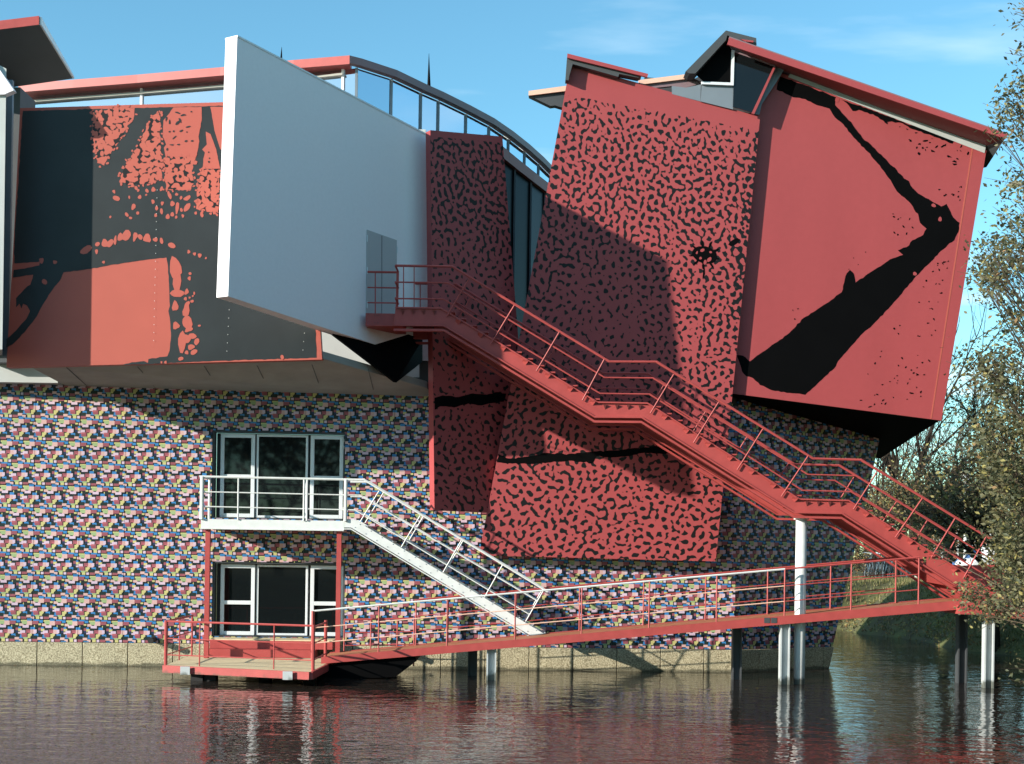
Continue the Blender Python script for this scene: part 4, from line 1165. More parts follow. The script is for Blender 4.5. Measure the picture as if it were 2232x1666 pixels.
# gusset plates along the near stringer
for (i, n) in ((1, 7), (3, 7), (5, 7)):
    for k in range(n):
        p = top3[i].lerp(top3[i + 1], (k + .75) / n)
        MB().prism([p + Vector((-.03, -.085, .0)), p + Vector((.07, -.085, -.055)), p + Vector((.02, -.002, -.12)), p + Vector((-.05, -.002, -.05))], (.008, .0, .008)).build('gusset', 'red_steel', red_stair)
# rails
for Ys, far in ((-.03, False), (YF - YN + .06, True)):
    for k, (fr_, r_) in enumerate(((0.23, .017), (0.615, .017), (1.0, .027))):
        pl = [a.lerp(b, fr_) + Vector((0, Ys, 0)) for a, b in zip(top3, rail3)]
        MB().tube(pl, r_, 6).build('handrail' if fr_ == 1 else 'mid_rail', 'red_steel', red_stair)
posts = [((1023, 608), (974, 691)), ((1121, 667), (1070, 751)), ((1219, 725), (1169, 810)), ((1317, 784), (1269, 874)), ((1468, 817), (1417, 902)), ((1566, 877), (1511, 966)), ((1662, 936), (1606, 1025)), ((1761, 994), (1702, 1083)),
         ((1910, 1030), (1859, 1111)), ((2009, 1087), (1950, 1172)), ((2080, 1131), (2029, 1215)), ((2148, 1170), (2098, 1262))]
for a, b in posts:
    pa, pb = U(*a, YN), U(*b, YN)
    for Ys in (-.045, YF - YN + .075):
        MB().tube(shiftY([pa, pb], Ys), .017, 6).build('baluster', 'red_steel', red_stair)
for px in (880, 903):
    for Ys in (-.045, YF - YN + .075):
        MB().tube(shiftY([U(px, 581, YN), U(px, 675, YN)], Ys), .012, 6).build('baluster', 'red_steel', red_stair)
# door landing against the slab
dl = MB()
c1, c2 = U(797, 683, 30.45), U(872, 684, 30.45)
dl.box((c1.x, 30.45, c1.z - .26), (c2.x + .05, 31.6, c1.z))
dl.build('door_landing', 'red_steel', red_stair)
dlr = MB()
for y in (593, 627, 660):
    dlr.tube([U(801, y, 30.45), U(868, y + 1, 30.45)], .016 if y > 600 else .025, 6)
dlr.tube([U(818, 593, 30.45), U(818, 684, 30.45)], .014, 6); dlr.tube([U(867, 593, 30.45), U(865, 684, 30.45)], .03, 6)
for y in (580, 615, 650): dlr.tube([U(862, y, YN), U(868, y + 13, 30.45)], .022, 6)
dlr.build('landing_rail', 'red_steel', red_stair)
bt = MB()
for (x, y) in ((817, 688), (824, 688), (817, 704), (824, 704)):
    p = U(x, y, 30.445); bt.tube([p, p + Vector((0, -.02, 0))], .014, 6)
bt.build('bolt', 'red_underside', red_stair)
# white round column under the lower landing
pt = U(1747, 1124, 30.45); pb = UZ(1738, 1490, 0.0)
MB().tube([Vector((pt.x, pt.y, pt.z - .07)), Vector((pt.x, pt.y, -1.2))], .115, 20).build('column', 'white_steel', red_stair, smooth=True, label='round white column standing in the water')
MB().tube([Vector((pt.x, pt.y, pt.z - .085)), Vector((pt.x, pt.y, pt.z - .06))], .16, 20).build('column_cap', 'white_steel', red_stair)

# ------------------------------------------------------------------ red ramp and platform
RN, RF = 30.1, 31.5
ramp = thing('footbridge', UZ(1150, 1470, 0.0), 'long red footbridge ramp rising from the floating platform to the bank', 'footbridge')
ftop = [(700, 1432.5), (900, 1414.5), (1600, 1352.5), (2095, 1309), (2150, 1307)]
ft3 = polyline_at(ftop, RN)
dk_ = MB()
for a, b in zip(ft3[:-1], ft3[1:]):
    q = [a + Vector((0, .04, -.06)), b + Vector((0, .04, -.06)), b + Vector((0, RF - RN - .04, -.06)), a + Vector((0, RF - RN - .04, -.06))]
    dk_.hexa(q + [p + Vector((0, 0, .045)) for p in q])
dk_.build('deck', 'orange_deck', ramp)
for Ys in (0.0, RF - RN):
    fs_ = MB()
    for i, (a, b) in enumerate(zip(ft3[:-1], ft3[1:])):
        h0, h1 = .14 + .015 * i, .14 + .015 * (i + 1)
        fs_.hexa([a + Vector((0, Ys, -h0)), b + Vector((0, Ys, -h1)), b + Vector((0, Ys + .05, -h1)), a + Vector((0, Ys + .05, -h0)),
                  a + Vector((0, Ys, 0)), b + Vector((0, Ys, 0)), b + Vector((0, Ys + .05, 0)), a + Vector((0, Ys + .05, 0))])
    fs_.build('edge_beam', 'red_steel', ramp)
hb = MB()
for x in (1672, 1687):
    p = U(x, 1352, RN - .004); hb.box((p.x - .06, p.y - .004, p.z - .06), (p.x + .06, p.y + .002, p.z + .05))
hb.build('socket', 'dark_cladding', ramp)
rt = [(681, 1341), (1259, 1296), (1600, 1266), (1710, 1254), (2003, 1229.5)]
def ramp_z(x):      # deck edge height at X
    for a, b in zip(ft3[:-1], ft3[1:]):
        if x <= b.x or b is ft3[-1]:
            t = (x - a.x) / (b.x - a.x); return a.z + (b.z - a.z) * t
nx_posts = [684, 828, 977, 1125, 1270, 1417, 1564, 1712, 1857, 2004]
def near_x(px): return (px - CX) / F * RN
for yy, Ys, mats_, xs0 in ((RN, .02, 'red_steel', near_x(684)), (RF, -.02, 'red_steel', near_x(905))):
    x1 = near_x(2004) if yy == RN else near_x(1990)
    for k, h in enumerate((.30, .62, .97)):
        n = 8
        xb = near_x(1712)
        segs = [(xs0, xb, 'white_steel'), (xb, x1, 'red_steel')] if (yy == RN) else [(xs0, x1, 'red_steel')]  # white and peach lengths paint a highlight onto the near red rail
        for (xa, xc, mt) in segs:
            if mt == 'white_steel' and h < .9: mt = 'peach_trim'
            pl = [Vector((lerp(xa, xc, i / n), yy + Ys, ramp_z(lerp(xa, xc, i / n)) + h)) for i in range(n + 1)]
            MB().tube(pl, .021 if h > .9 else .012, 6).build('handrail' if h > .9 else 'mid_rail', mt, ramp)
    pp = nx_posts if yy == RN else [909, 989 - 10, 1127, 1265, 1404, 1539, 1674, 1811, 1953]
    for px in pp:
        x = near_x(px) if yy == RN else (px - CX) / F * RF
        MB().tube([Vector((x, yy + Ys, ramp_z(x) - .05)), Vector((x, yy + Ys, ramp_z(x) + .97))], .018 if px > 700 else .035, 6).build('baluster', 'red_steel', ramp)
# end landing on the bank
e0 = U(2085, 1317, RN)
MB().box((e0.x, RN - .25, e0.z - .20), (e0.x + 3.2, RF + 1.3, e0.z - .02)).build('end_landing', 'red_steel', ramp)
le = U(2150, 1332, 29.7)
MB().box((le.x, 29.65, e0.z - .26), (le.x + 1.6, 29.84, e0.z + .0)).build('end_beam', 'orange_red_paint', ramp)
MB().hexa([U(2015, 1268, 31.9), U(2190, 1300, 31.9), U(2190, 1300, 32.4), U(2015, 1268, 32.4), U(2015, 1235, 31.9), U(2190, 1230, 31.9), U(2190, 1230, 32.4), U(2015, 1235, 32.4)]).build('abutment', 'red_steel', ramp)
pn = MB()  # black tapered solid below the ramp's low end
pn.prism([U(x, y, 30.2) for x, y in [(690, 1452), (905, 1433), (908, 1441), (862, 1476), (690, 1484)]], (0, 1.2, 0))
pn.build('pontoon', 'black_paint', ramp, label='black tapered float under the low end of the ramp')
# piles
simple('pile_dark', (0.055, 0.06, 0.065), 0.5, 0.25, 2.5, spec=0.5)  # darker copy of the pile steel: shade on the far piles put into colour
def h_pile(px, Y, w_=.20):
    x = ray(px, 1450)[0] * Y
    z1 = ramp_z(x) - .17
    mb = MB()
    mb.box((x - w_ / 2, Y - .1, -1.2), (x - w_ / 2 + .03, Y + .1, z1)); mb.box((x + w_ / 2 - .03, Y - .1, -1.2), (x + w_ / 2, Y + .1, z1)); mb.box((x - w_ / 2 + .03, Y - .01, -1.2), (x + w_ / 2 - .03, Y + .01, z1))
    mb.build('pile', 'pile_dark' if Y > 31 else 'pile_steel', ramp)
for px, Y in ((1071, 30.3), (1030, 31.3), (1605, 31.3), (1709, 30.3), (2095, 31.3), (2153, 30.2)): h_pile(px, Y)

# platform
ZP = 0.29
plat = [UZ(357, 1451, ZP), UZ(676, 1466, ZP), UZ(714, 1447, ZP), Vector((UZ(714, 1440, ZP).x + .4, 32.3, ZP)), Vector((UZ(357, 1451, ZP).x - .1, 32.3, ZP))]
dc = MB(); dc.prism([p + Vector((0, 0, -.05)) for p in plat], (0, 0, .045))
platform = dc.build('platform_deck', 'wood_deck', ramp, label='pale timber deck of the low platform')
kb = MB()
for a, b in zip(plat[:3], plat[1:3] + [plat[3]]):
    d = (b - a).normalized(); o_ = Vector((d.y, -d.x, 0)) * .05
    kb.hexa([a + o_ + Vector((0, 0, -.14)), b + o_ + Vector((0, 0, -.14)), b + Vector((0, 0, -.14)), a + Vector((0, 0, -.14)), a + o_ + Vector((0, 0, .01)), b + o_ + Vector((0, 0, .01)), b + Vector((0, 0, .01)), a + Vector((0, 0, .01))])
kb.build('platform_edge', 'red_steel', ramp)
ps = MB()
for px, w_ in ((405, .19), (628, .19)):
    p = UZ(px, 1452 + (px - 357) * .047, ZP); ps.box((p.x - w_ / 2, p.y - .07, ZP - .15), (p.x + w_ / 2, p.y - .045, ZP + .015))
ps.build('bracket_plate', 'pile_steel', ramp)
for px in (423, 452): 
    p = UZ(px, 1455, ZP); MB().box((p.x - .12, p.y + .25, -1.2), (p.x + .12, p.y + .5, ZP - .06)).build('pile', 'rubber', ramp)
for px in (560, 660):
    p = UZ(px, 1458, ZP); MB().box((p.x - .12, p.y + .9, -1.2), (p.x + .12, p.y + 1.1, ZP - .06)).build('pile', 'rubber', ramp)
# steps up to the lower window door
xa, xb = U(452, 1400, 31.9).x, U(688, 1400, 31.9).x
MB().box((xa, 31.75, ZP + .002), (xb, 32.25, ZP + .17)).build('step', 'red_steel', ramp)
MB().box((xa + .02, 32.05, ZP + .172), (xb + .35, 32.85, ZP + .35)).build('step', 'red_steel', ramp)
MB().box((xa + .02, 32.05, ZP + .352), (xb + .35, 32.85, ZP + .375)).build('step_tread', 'wood_deck', ramp)
# platform railing
pa, pb, pc_ = UZ(361, 1449, ZP), UZ(684, 1452, ZP), UZ(709, 1446, ZP)
pb = UZ(682, 1462, ZP)
def prail(a, b, hs, rt_=.022, rm=.013, mat='red_steel'):
    for h in hs: MB().tube([a + Vector((0, 0, h)), b + Vector((0, 0, h))], rt_ if h > .8 else rm, 6).build('handrail' if h > .8 else 'mid_rail', mat, ramp)
prail(pa, pb, (.2, .53, .88)); prail(pb, pc_, (.2, .53, .85))
pw = Vector((pa.x - .02, 32.0, ZP)); prail(pa, pw, (.2, .53, .88))
for p, r_ in ((pa, .035), (pa.lerp(pb, .235), .014), (pa.lerp(pb, .74), .014), (pb, .035), (pc_, .035), (pa.lerp(pw, .5), .014), (pw, .02)):
    MB().tube([p + Vector((0, 0, -.05)), p + Vector((0, 0, .9))], r_, 8).build('baluster', 'red_steel', ramp)
# inner railing behind the ramp foot
ia, ib = Vector((U(751, 1351, 31.9).x, 31.9, ZP)), Vector((U(903, 1353, 31.9).x, 31.9, ZP + .05))
za = U(751, 1351, 31.9).z - ZP
prail(ia, ib, (za * .33, za * .66, za))
for t in (0, .38, .76, 1): 
    p = ia.lerp(ib, t); MB().tube([p + Vector((0, 0, -.2)), p + Vector((0, 0, za))], .018, 6).build('baluster', 'red_steel', ramp)

# ------------------------------------------------------------------ white balcony and stair
BY = 31.3
balc = thing('balcony', U(450, 1428, 31.8), 'white steel balcony with stair on two thin red poles below the upper window', 'balcony')
c0, c1 = U(438, 1130, BY), U(750, 1137, BY)
zt = (c0.z + c1.z) / 2
mb = MB(); mb.box((c0.x, BY, zt - .20), (c1.x, BY + .06, zt)); mb.box((c0.x - .01, BY - .03, zt - .22), (c1.x, BY + .08, zt - .20))
mb.box((c0.x - .005, BY + .062, zt - .20), (c0.x + .05, 32.7, zt - .002))
mb.build('edge_beam', 'white_steel', balc, bevel=.004)
MB().box((c0.x + .055, BY + .065, zt - .06), (c1.x, 32.75, zt - .01)).build('deck', 'pile_steel', balc)
yo = BY - .02
R0, R1 = U(435, 1039, BY), U(796, 1046.5, BY)
zr_ = (R0.z + R1.z) / 2
def xw(px): return (px - CX) / F * BY
wst_t = [(750, 1132), (771, 1132), (1186, 1382)]
wst_b = [(750, 1150), (765, 1150), (1157, 1386)]
wr = [(435, 1039), (796, 1046.5), (1197, 1292)]
ws3, wb3 = polyline_at(wst_t, BY), polyline_at(wst_b, BY)
WW = 1.0
for Ys in (0, WW):
    mbs = MB(); mbs.prism(shiftY(ws3, Ys) + list(reversed(shiftY(wb3, Ys))), (0, .05, 0))
    so_ = mbs.build('stair_stringer', 'white_steel', balc)
    fm = MB()
    for a, b in zip(wb3[:-1], wb3[1:]):
        a2, b2 = a + Vector((0, Ys - .05, -.045)), b + Vector((0, Ys - .05, -.045)); d = Vector((0, .13, 0)); u = Vector((0, 0, .025))
        fm.hexa([a2, b2, b2 + d, a2 + d, a2 + u, b2 + u, b2 + d + u, a2 + d + u])
    fm.build('flange', 'white_steel', so_)
bo = MB()
n = 17
for i in range(n):
    t = (i + .4) / n
    for q in (.3, .68):
        p = ws3[1].lerp(ws3[2], t).lerp(wb3[1].lerp(wb3[2], t), q) + Vector((.06 if q < .5 else -.02, 0, 0))
        bo.tube([p + Vector((0, .001, 0)), p + Vector((0, -.008, 0))], .011, 6)
bo.build('bolt_heads', 'grey_metal', balc)
for i in range(15):
    p = ws3[1].lerp(ws3[2], (i + .3) / 15)
    MB().box((p.x - .02, BY + .055, p.z - .11), (p.x + .22, BY + WW - .005, p.z - .085)).build('tread', 'white_steel', balc)
rails = [[(435, 1039), (795, 1046.5), (1194, 1290)], [(435, 1072), (784, 1080), (1173, 1311)], [(435, 1104), (774, 1112), (1155, 1340)]]
for Ys in (-.02, WW + .03):
    for k, pl in enumerate(rails):
        st = pl if Ys < 0 else [(752, pl[0][1] + (752 - 435) * .0208)] + pl[1:]
        MB().tube(shiftY(polyline_at(st, BY), Ys), .026 if k == 0 else .014, 6).build('handrail' if k == 0 else 'mid_rail', 'white_steel', balc)
wposts = [((827, 1070), (785, 1138.5)), ((916, 1124.5), (875, 1193)), ((1006, 1178), (966, 1248)), ((1095, 1232.6), (1056, 1302.5)), ((1185.5, 1286), (1146, 1354.6))]
for a, b in wposts:
    for Ys in (-.03, WW + .04): MB().tube(shiftY([U(*a, BY), U(*b, BY)], Ys), .015, 6).build('baluster', 'white_steel', balc)
for px, r_ in ((439, .045), (518, .018), (661, .02), (668, .02), (752, .04)):
    x = xw(px); MB().tube([Vector((x, yo, zt - .01)), Vector((x, yo, U(px, 1039 + (px - 435) * .0208, BY).z))], r_, 8).build('baluster', 'white_steel', balc)
# return rail on the left side
for k, y in enumerate((1039, 1072, 1104)):
    p = U(437, y, BY); MB().tube([p + Vector((0, -.01, 0)), p + Vector((0, .95, 0))], .026 if k == 0 else .014, 6).build('handrail' if k == 0 else 'mid_rail', 'white_steel', balc)
for dy, r_ in ((.95, .03),):
    p = U(437, 1039, BY); MB().tube([Vector((p.x, BY + dy, zt - .01)), Vector((p.x, BY + dy, p.z))], r_, 8).build('baluster', 'white_steel', balc)
for px, yb, Yq in ((452, 1432, BY + .12), (738, 1424, BY + .12)):
    x = ray(px, 1280)[0] * Yq
    MB().box((x - .05, Yq - .05, ZP), (x + .05, Yq + .05, zt - .205)).build('support_pole', 'red_steel', balc)

# ------------------------------------------------------------------ trees
def leaf_quads(mb, p, n, spread, size, r, nm, weights, down=0.0):
    for _ in range(n):
        q = p + Vector((r.gauss(0, spread), r.gauss(0, spread), r.gauss(0, spread * .8)))
        a = Vector((r.uniform(-1, 1), r.uniform(-1, 1), r.uniform(-.7, .7) - down)).normalized()
        b = a.orthogonal().normalized(); b = (b * math.cos(r.uniform(0, 6.28)) + a.cross(b) * math.sin(r.uniform(0, 6.28))).normalized()
        s = size * r.uniform(.6, 1.25)
        m_ = r.choices(range(nm), weights)[0]
        c = a.cross(b)
        mb.add([q - a * s * .5, q + b * s * .27 + c * s * .06, q + a * s * .55, q - b * s * .27 + c * s * .06], [(0, 1, 2, 3)], m_)
def grow(tr_mb, p, d, L, rad, level, r, tips, spread=.7, seg=3, up=.12, kids=(2, 4)):
    pts = [p]; dd = d.copy()
    for i in range(seg):
        dd = (dd + Vector((r.gauss(0, .13), r.gauss(0, .13), r.gauss(0, .08) + up * .4))).normalized()
        pts.append(pts[-1] + dd * L / seg)
    tr_mb.tube(pts, rad, 6 if rad > .05 else (4 if rad > .015 else 3), r2=rad * .55, cap=False)
    if level == 0:
        tips.append((pts[-1], dd)); tips.append((pts[-2], dd)); return
    for k in range(r.randint(*kids)):
        t = r.uniform(.35, 1.0); i = min(seg - 1, int(t * seg)); q = pts[i].lerp(pts[i + 1], t * seg - i)
        nd = (dd + Vector((r.gauss(0, spread), r.gauss(0, spread), r.gauss(0, spread * .7) + up))).normalized()
        grow(tr_mb, q, nd, L * r.uniform(.55, .8), rad * .55, level - 1, r, tips, spread, seg, up, kids)
    grow(tr_mb, pts[-1], dd, L * .7, rad * .55, level - 1, r, tips, spread, seg, up, kids)
def tree(name, base, h, trunk_h, rad, level, seed, label, bark='bark', leaves=0, lsize=.1, lmats=None, weights=None, spread=.6, lspread=.4, up=.12, group=None, cat='tree', kids=(2, 4)):
    r = random.Random(seed)
    t = thing(name, base, label, cat, group)
    mb = MB(); tips = []
    base = Vector(base)
    pts = [base + Vector((0, 0, -.3)), base + Vector((r.gauss(0, .05), r.gauss(0, .05), trunk_h * .5)), base + Vector((r.gauss(0, .12), r.gauss(0, .12), trunk_h))]
    mb.tube(pts, rad, 8, r2=rad * .75, cap=False)
    L = (h - trunk_h) * .42
    for k in range(4):
        a = 2 * math.pi * k / 4 + r.uniform(-.5, .5)
        grow(mb, pts[-1] + Vector((0, 0, -.1)), Vector((math.cos(a) * .75, math.sin(a) * .75, .9)).normalized(), L, rad * .5, level, r, tips, spread, 3, up, kids)
    grow(mb, pts[-1], Vector((0, 0, 1)), L * 1.2, rad * .6, level, r, tips, spread, 3, up, kids)
    mb.build('trunk', bark, t)
    if leaves:
        lm = MB(); per = max(1, leaves // max(1, len(tips)))
        for p, d in tips: leaf_quads(lm, p, per, lspread, lsize, r, len(lmats), weights)
        lm.build('crown', lmats, t)
    return t
G0 = 1.55
def gnd(px, Y, z=None):
    x = ray(px, 1250)[0] * Y; return (x, Y, land_height(x, Y))
# bare trees behind the museum's end
tree('bare_tree', gnd(1990, 74), 11.8, 3.0, .26, 4, 21, 'leafless tall tree with fine branches against the sky beyond the red panel', 'bark_dark', group=None, spread=.5, kids=(2, 3))
tree('bare_tree', gnd(2060, 140), 15.5, 4.0, .3, 4, 22, 'leafless tree behind the brick house', 'bark', leaves=500, lsize=.14, lmats=['leaf_brown', 'leaf_olive'], weights=[2, 1], spread=.55, lspread=.5)
tree('bare_tree', gnd(1925, 66), 8.8, 2.0, .16, 3, 23, 'thin leafless tree close to the patterned wall corner', 'bark_dark', spread=.5)
# leafy autumn trees and shrubs along the bank
A_ = ['leaf_olive', 'leaf_dark', 'leaf_brown', 'leaf_yellow']
specs = [(1905, 70, 4.2, 1.7, 'small autumn tree with thin brown yellow crown beside the patterned wall', (2, 2, 3, 2), 900),
         (1955, 62, 4.4, 1.9, 'dense dark brown tree behind the parked bicycles', (2, 3, 3, 1.4), 1700),
         (2010, 58, 4.8, 1.9, 'broad olive brown tree behind the footbridge end', (3, 3, 3, 1.6), 2300),
         (2062, 47, 4.8, 2.3, 'olive tree with pale green trunk behind the staircase foot', (3, 2, 2, 1.8), 1900),
         (2195, 66, 7.0, 2.6, 'taller olive tree partly hiding the brick house', (4, 2, 2, 2), 1500),
         (2172, 41, 5.6, 2.0, 'dark trunked tree beside the parked white car', (4, 3, 1.5, 1.8), 2600),
         (2225, 52, 8.0, 2.4, 'tall olive tree behind the parked white car', (4, 3, 2, 1.8), 3000)]
for i, (px, Y, h, th_, lab, wt, nl) in enumerate(specs):
    tree('autumn_tree', gnd(px, Y), h, th_, .15 if i != 3 else .2, 3, 60 + i, lab, 'bark_green' if i == 3 else 'bark_dark', nl, .15, A_, wt, .75, .42, .05, 'autumn trees along the canal bank')
for i, (px, Y, h) in enumerate([(1868, 92, 5.2), (1886, 84, 5.0), (1932, 88, 5.4), (1975, 96, 5.8), (2030, 98, 6), (1998, 112, 6.5), (2175, 105, 7.5), (2215, 96, 8)]):
    tree('park_tree', gnd(px, Y), h, 2.6, .17, 3, 90 + i, 'slim dark trunked park tree far behind the bicycles', 'bark_dark', 1500, .2, A_, (2, 3, 4, 3), .75, .65, .05, 'far park trees')
for i, (px, Y, w_) in enumerate([(1850, 78, 1.6), (1895, 76, 1.5), (1940, 80, 1.6), (1985, 78, 1.7), (2040, 74, 1.6), (2185, 72, 1.6)]):
    r = random.Random(120 + i); p = Vector(gnd(px, Y))
    t = thing('shrub', p, 'low brown hedge shrub behind the bicycle rack', 'shrub', 'shrubs under the park trees')
    m1 = MB(); m2 = MB()
    for k in range(16):
        tip = p + Vector((r.gauss(0, .9), r.gauss(0, .5), r.uniform(.5, 2.2)))
        m1.tube([p + Vector((r.gauss(0, .2), r.gauss(0, .2), -.1)), p.lerp(tip, .6), tip], .03, 4, r2=.008, cap=False)
        leaf_quads(m2, tip, 90, .5, .16, r, 4, (2, 4, 4, 1.5))
    m1.build('stem', 'bark_dark', t); m2.build('foliage', A_, t)

# foreground tree at the right edge: its trunk stands on the bank just outside the view
r = random.Random(5)
fb = Vector((10.6, 23.2, land_height(10.6, 23.2)))
ftree = thing('broadleaf_tree', fb, 'nearby tree with glossy olive and yellow leaves overhanging the staircase foot', 'tree')
tm, lm = MB(), MB()
spine = [fb + Vector((0, 0, -.4)), fb + Vector((-.1, 0, 2)), fb + Vector((-.25, .1, 4.5)), fb + Vector((-.3, .2, 7)), fb + Vector((-.2, .2, 10.5))]
tm.tube(spine, .2, 10, r2=.05, cap=False)
FG = ['leaf_olive', 'leaf_green', 'leaf_yellow', 'leaf_brown']
clumps = []
def region(x0, y0, x1, y1, n, dens, ya=22.4, yb=25.5):
    for _ in range(n): clumps.append((r.uniform(x0, x1), r.uniform(y0, y1), r.uniform(ya, yb), dens))
region(2212, 5, 2260, 50, 3, 26); region(2214, 95, 2270, 130, 3, 22); region(2204, 150, 2270, 215, 7, 34); region(2192, 215, 2270, 300, 11, 40)
region(2205, 370, 2275, 455, 9, 36); region(2150, 470, 2275, 545, 13, 44); region(2110, 530, 2260, 610, 16, 46); region(2125, 605, 2190, 650, 6, 30)
region(2196, 650, 2270, 740, 8, 34); region(2130, 745, 2270, 850, 20, 46); region(2112, 760, 2150, 790, 3, 22); region(2135, 850, 2280, 1000, 36, 56); region(2148, 1000, 2285, 1180, 46, 60)
region(2175, 1180, 2285, 1330, 34, 56); region(2105, 1275, 2215, 1345, 20, 44, 26.0, 28.5); region(2010, 1195, 2040, 1215, 2, 10, 27, 28); region(2200, 1450, 2260, 1500, 3, 12)
region(2165, 1225, 2232, 1290, 6, 26, 25, 27)
for (px, py, Yc, n) in clumps:
    c = U(px, py, Yc)
    k = min(len(spine) - 1, max(1, int((c.z - .8) / 2.4)))
    s0 = spine[k - 1].lerp(spine[k], r.random())
    mid = s0.lerp(c, .55) + Vector((r.gauss(0, .15), r.gauss(0, .15), r.uniform(.05, .45)))
    tm.tube([s0, mid, c], .026, 4, r2=.006, cap=False)
    for _ in range(4):
        e = c + Vector((r.gauss(0, .2), r.gauss(0, .2), r.gauss(0, .16)))
        tm.tube([c.lerp(mid, .25), e], .006, 3, r2=.003, cap=False)
    leaf_quads(lm, c, int(n * 1.35), .165, .088, r, 4, (5, 6, 1.3, .35), .1)
tm.build('trunk', 'bark', ftree); lm.build('crown', FG, ftree)

# trees on the near bank behind the viewpoint: what the windows mirror
near_labels = ['broad tree on the near bank mirrored in the upper window', 'tall tree on the near bank mirrored in the dormer pane', 'round tree on the near bank opposite the balcony', 'dense tree on the near bank opposite the platform',
               'wide tree on the near bank opposite the grey slab', 'leaning tree on the near bank opposite the printed panels']
for i, (x, y, h) in enumerate([(-30, -14, 13), (-19, -12, 12), (-8, -13, 14), (3, -11, 12), (14, -13, 13), (25, -12, 12)]):
    tree('near_bank_tree', (x, y, land_height(x, y)), h, 2.2, .3, 3, 200 + i, near_labels[i], 'bark_dark', 5200, .5, A_, (4, 4, 2, 1), .75, .9, .05, 'trees on the near bank')

for i, (x, y, h) in enumerate([(19.5, 25, 12), (21, 31.5, 13), (23, 38.5, 13), (26, 46, 13)]):  # unseen trees, added to cut the skylight on the folded wall
    tree('bank_tree', (x, y, land_height(x, y)), h, 2.0, .28, 3, 230 + i, ['thick tree on the right bank nearest the overhanging tree', 'tall tree on the right bank beyond the ramp landing', 'full tree on the right bank behind the ramp landing', 'last big tree on the right bank before the parked cars'][i],
         'bark_dark', 5200, .42, A_, (4, 3, 2, 1.5), .75, .8, .05, 'trees along the right bank')

# ------------------------------------------------------------------ grass on the bank
r = random.Random(8); gm = MB()
cnt = 0
while cnt < 26000:
    x, y = r.uniform(10.5, 20), r.uniform(33, 62)
    z = land_height(x, y)
    if z < .12: continue
    if mnoise.noise(Vector((x * .5, y * .5, 4))) < -.15 and r.random() < .7: continue
    h = r.uniform(.05, .16); a = r.uniform(0, 6.28); w_ = .022
    dx, dy = math.cos(a) * w_, math.sin(a) * w_
    gm.add([(x - dx, y - dy, z - .02), (x + dx, y + dy, z - .02), (x + r.gauss(0, .04), y + r.gauss(0, .04), z + h)], [(0, 1, 2)], 0 if r.random() < .65 else 1)
    cnt += 1
tag(gm.build('grass', ['grass_blade', 'grass_straw']), 'short autumn grass on the canal bank slope', 'grass', kind='stuff')
# fallen leaves / reeds on the bank edge
rm = MB()
for _ in range(2200):
    x, y = r.uniform(10.6, 14.5), r.uniform(36, 54); z = land_height(x, y)
    if z < -.05 or z > .9: continue
    leaf_quads(rm, Vector((x, y, z + .1)), 3, .09, .11, r, 3, (2, 1.5, 2))
tag(rm.build('bank_herbs', ['leaf_olive', 'leaf_yellow', 'leaf_brown']), 'low weeds and fallen leaves along the water edge', 'weeds', kind='stuff')

fm_ = MB(); rl = random.Random(12)
for _ in range(70):
    x, y = rl.uniform(-7, 9), rl.uniform(19, 31)
    if rl.random() < .5: x, y = rl.gauss(-9.5, 1.6), rl.gauss(31.6, .5)
    a = rl.uniform(0, 6.28); s_ = rl.uniform(.03, .06)
    fm_.add([(x + s_ * math.cos(a + t) * (1 if k % 2 == 0 else .55), y + s_ * math.sin(a + t) * (1 if k % 2 == 0 else .55), .006 + .004 * (k == 0)) for k, t in enumerate((0, 1.57, 3.14, 4.71))], [(0, 1, 2, 3)], rl.randint(0, 1))
tag(fm_.build('floating_leaves', ['leaf_yellow', 'leaf_brown']), 'fallen yellow leaves floating on the canal', 'leaves', kind='stuff')

# ------------------------------------------------------------------ bicycles
def bicycle():
    t = thing('bicycle', (0, 0, 0), 'dark parked bicycle in the row on the far bank', 'bicycle', 'bicycles parked on the far bank')
    for x in (-.53, .53):
        pts = [Vector((x + .33 * math.cos(a), 0, .34 + .33 * math.sin(a))) for a in [2 * math.pi * i / 16 for i in range(17)]]
        wh = MB().tube(pts, .02, 4, cap=False).build('wheel', 'rubber', t)
        sp = MB()
        for i in range(6):
            a = math.pi * i / 6; sp.tube([Vector((x - .31 * math.cos(a), 0, .34 - .31 * math.sin(a))), Vector((x + .31 * math.cos(a), 0, .34 + .31 * math.sin(a)))], .004, 3)
        sp.build('spokes', 'bike_chrome', wh)
    f = MB()
    bb, st, hd, rw_, fw = Vector((-.05, 0, .3)), Vector((-.2, 0, .8)), Vector((.38, 0, .85)), Vector((-.53, 0, .34)), Vector((.53, 0, .34))
    for a, b in ((bb, st), (st, hd), (bb, hd), (bb, rw_), (st, rw_), (hd, fw)): f.tube([a, b], .018, 5)
    f.build('frame', 'bike_frame', t)
    MB().tube([Vector((.38, 0, .85)), Vector((.36, 0, 1.05)), Vector((.36, .28, 1.08)), Vector((.22, .31, 1.06))], .013, 5).tube([Vector((.36, 0, 1.05)), Vector((.36, -.28, 1.08)), Vector((.22, -.31, 1.06))], .013, 5).build('handlebar', 'bike_chrome', t)
    MB().prism([Vector((-.36, -.09, .92)), Vector((-.08, -.03, .92)), Vector((-.08, .03, .92)), Vector((-.36, .09, .92))], (0, 0, .06)).tube([Vector((-.2, 0, .8)), Vector((-.21, 0, .92))], .014, 5).build('saddle', 'rubber', t)
    return t
bproto = bicycle()
rb = random.Random(3)
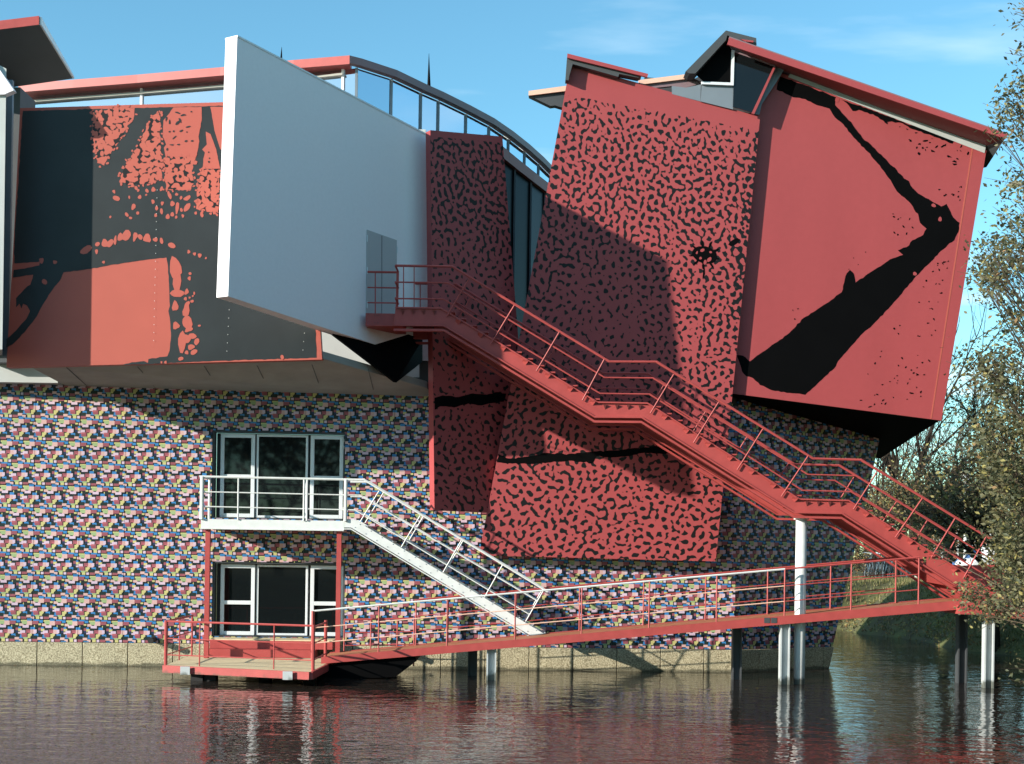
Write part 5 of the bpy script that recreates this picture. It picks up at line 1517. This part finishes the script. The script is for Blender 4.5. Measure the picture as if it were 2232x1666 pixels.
for i, px in enumerate((1893, 1905, 1918, 1930, 1942, 1954, 1967, 1980, 1991)):
    o = bproto if i == 0 else copy_tree(bproto)
    Y = 60.0 + rb.uniform(-.3, .3); x = ray(px, 1250)[0] * Y
    o.location = (x, Y, land_height(x, Y)); o.rotation_euler = (0, rb.uniform(-.06, .06), math.radians(65 + rb.uniform(-14, 14)))

# ------------------------------------------------------------------ car, house, lamp, stump bits
def car(base, rot, paint, label):
    t = thing('parked_car', (0, 0, 0), label, 'car')
    prof = [(-2.1, .35), (-2.12, .75), (-1.95, .9), (-1.5, .95), (-1.05, 1.38), (.35, 1.42), (1.0, .98), (1.9, .85), (2.1, .65), (2.1, .35)]
    MB().prism([Vector((x, -.82, z)) for x, z in prof], (0, 1.64, 0)).build('body', paint, t, bevel=.05)
    for y in (-.826, .822):
        MB().prism([Vector((x, y, z)) for x, z in [(-1.35, .98), (-1.0, 1.32), (.28, 1.35), (.8, 1.0)]], (0, .004, 0)).build('side_window', 'dark_glass', t)
    for x in (-1.3, 1.3):
        for y in (-.84, .66): 
            MB().tube([Vector((x, y, .32)), Vector((x, y + .18, .32))], .32, 16).build('wheel', 'rubber', t)
    for y in (-.7, .42): MB().box((2.08, y, .62), (2.12, y + .28, .74)).build('headlight', 'white_steel', t)
    t.location = base; t.rotation_euler = (0, 0, rot); return t
p = gnd(2212, 57); car(p, .1, 'car_white', 'white car parked behind the nearby tree')
p = gnd(2188, 63); car(p, .2, 'car_blue', 'dark blue car parked beyond the white car')
hb_ = Vector(gnd(2104, 118)); hw, hd_, hh = 3.0, 6.0, 4.3
house = thing('brick_house', hb_, 'brick house with white window frames beyond the trees', 'house')
MB().box((hb_.x - hw, hb_.y, hb_.z - .5), (hb_.x + hw, hb_.y + hd_, hb_.z + hh)).build('wall', 'brick_far', house)
MB().prism([hb_ + Vector((-hw - .4, -.4, hh)), hb_ + Vector((hw + .4, -.4, hh)), hb_ + Vector((hw - .9, 3.0, hh + 1.3)), hb_ + Vector((-hw + .9, 3.0, hh + 1.3))], (0, .3, 0)).build('roof', 'roof_far', house)
for zz in (.2, 2.3):
    for k in range(3):
        x0 = hb_.x - hw + .3 + k * 1.95
        wf = MB()
        for (a, b, c, d) in ((0, 0, 1.5, .14), (0, 1.76, 1.5, 1.9), (0, .14, .14, 1.76), (1.36, .14, 1.5, 1.76), (.68, .14, .82, 1.76)):
            wf.box((x0 + a, hb_.y - .12, hb_.z + zz + b), (x0 + c, hb_.y - .01, hb_.z + zz + d))
        wo = wf.build('window', 'white_steel', house)
        MB().box((x0 + .14, hb_.y - .05, hb_.z + zz + .14), (x0 + 1.36, hb_.y - .02, hb_.z + zz + 1.76)).build('pane', 'dark_glass', wo)
lp_ = Vector(gnd(2103, 66))
lamp = thing('lamp_post', lp_, 'slender white lamp post in front of the brick house', 'lamp post')
MB().tube([lp_ + Vector((0, 0, -.2)), lp_ + Vector((0, 0, 4.4))], .085, 8, r2=.06).build('pole', 'white_steel', lamp)
MB().tube([lp_ + Vector((0, 0, 4.4)), lp_ + Vector((0, 0, 4.5)), lp_ + Vector((0, 0, 4.75))], .12, 8, r2=.2).build('lamp_head', 'white_steel', lamp)
# white capped post on the bank beside the stair foot
sb = Vector(gnd(2012, 54)); zc_ = max(sb.z + .12, U(2012, 1266, 54).z)
cone = thing('capped_post', (sb.x, sb.y, sb.z), 'stumpy timber post with white pointed cap on the bank by the footbridge', 'post')
MB().tube([Vector((sb.x, sb.y, sb.z - .3)), Vector((sb.x, sb.y, zc_ + .05))], .10, 10).build('post', 'wood_stump', cone)
MB().tube([Vector((sb.x, sb.y, zc_ + .05)), Vector((sb.x, sb.y, zc_ + .16))], .30, 12).build('collar', 'stone_pale', cone)
MB().tube([Vector((sb.x, sb.y, zc_ + .18)), Vector((sb.x - .03, sb.y, zc_ + .42))], .25, 12, r2=.08).build('cap', 'white_steel', cone)
print('objects', len(bpy.data.objects), 'tris', sum(len(m.polygons) for m in bpy.data.meshes))
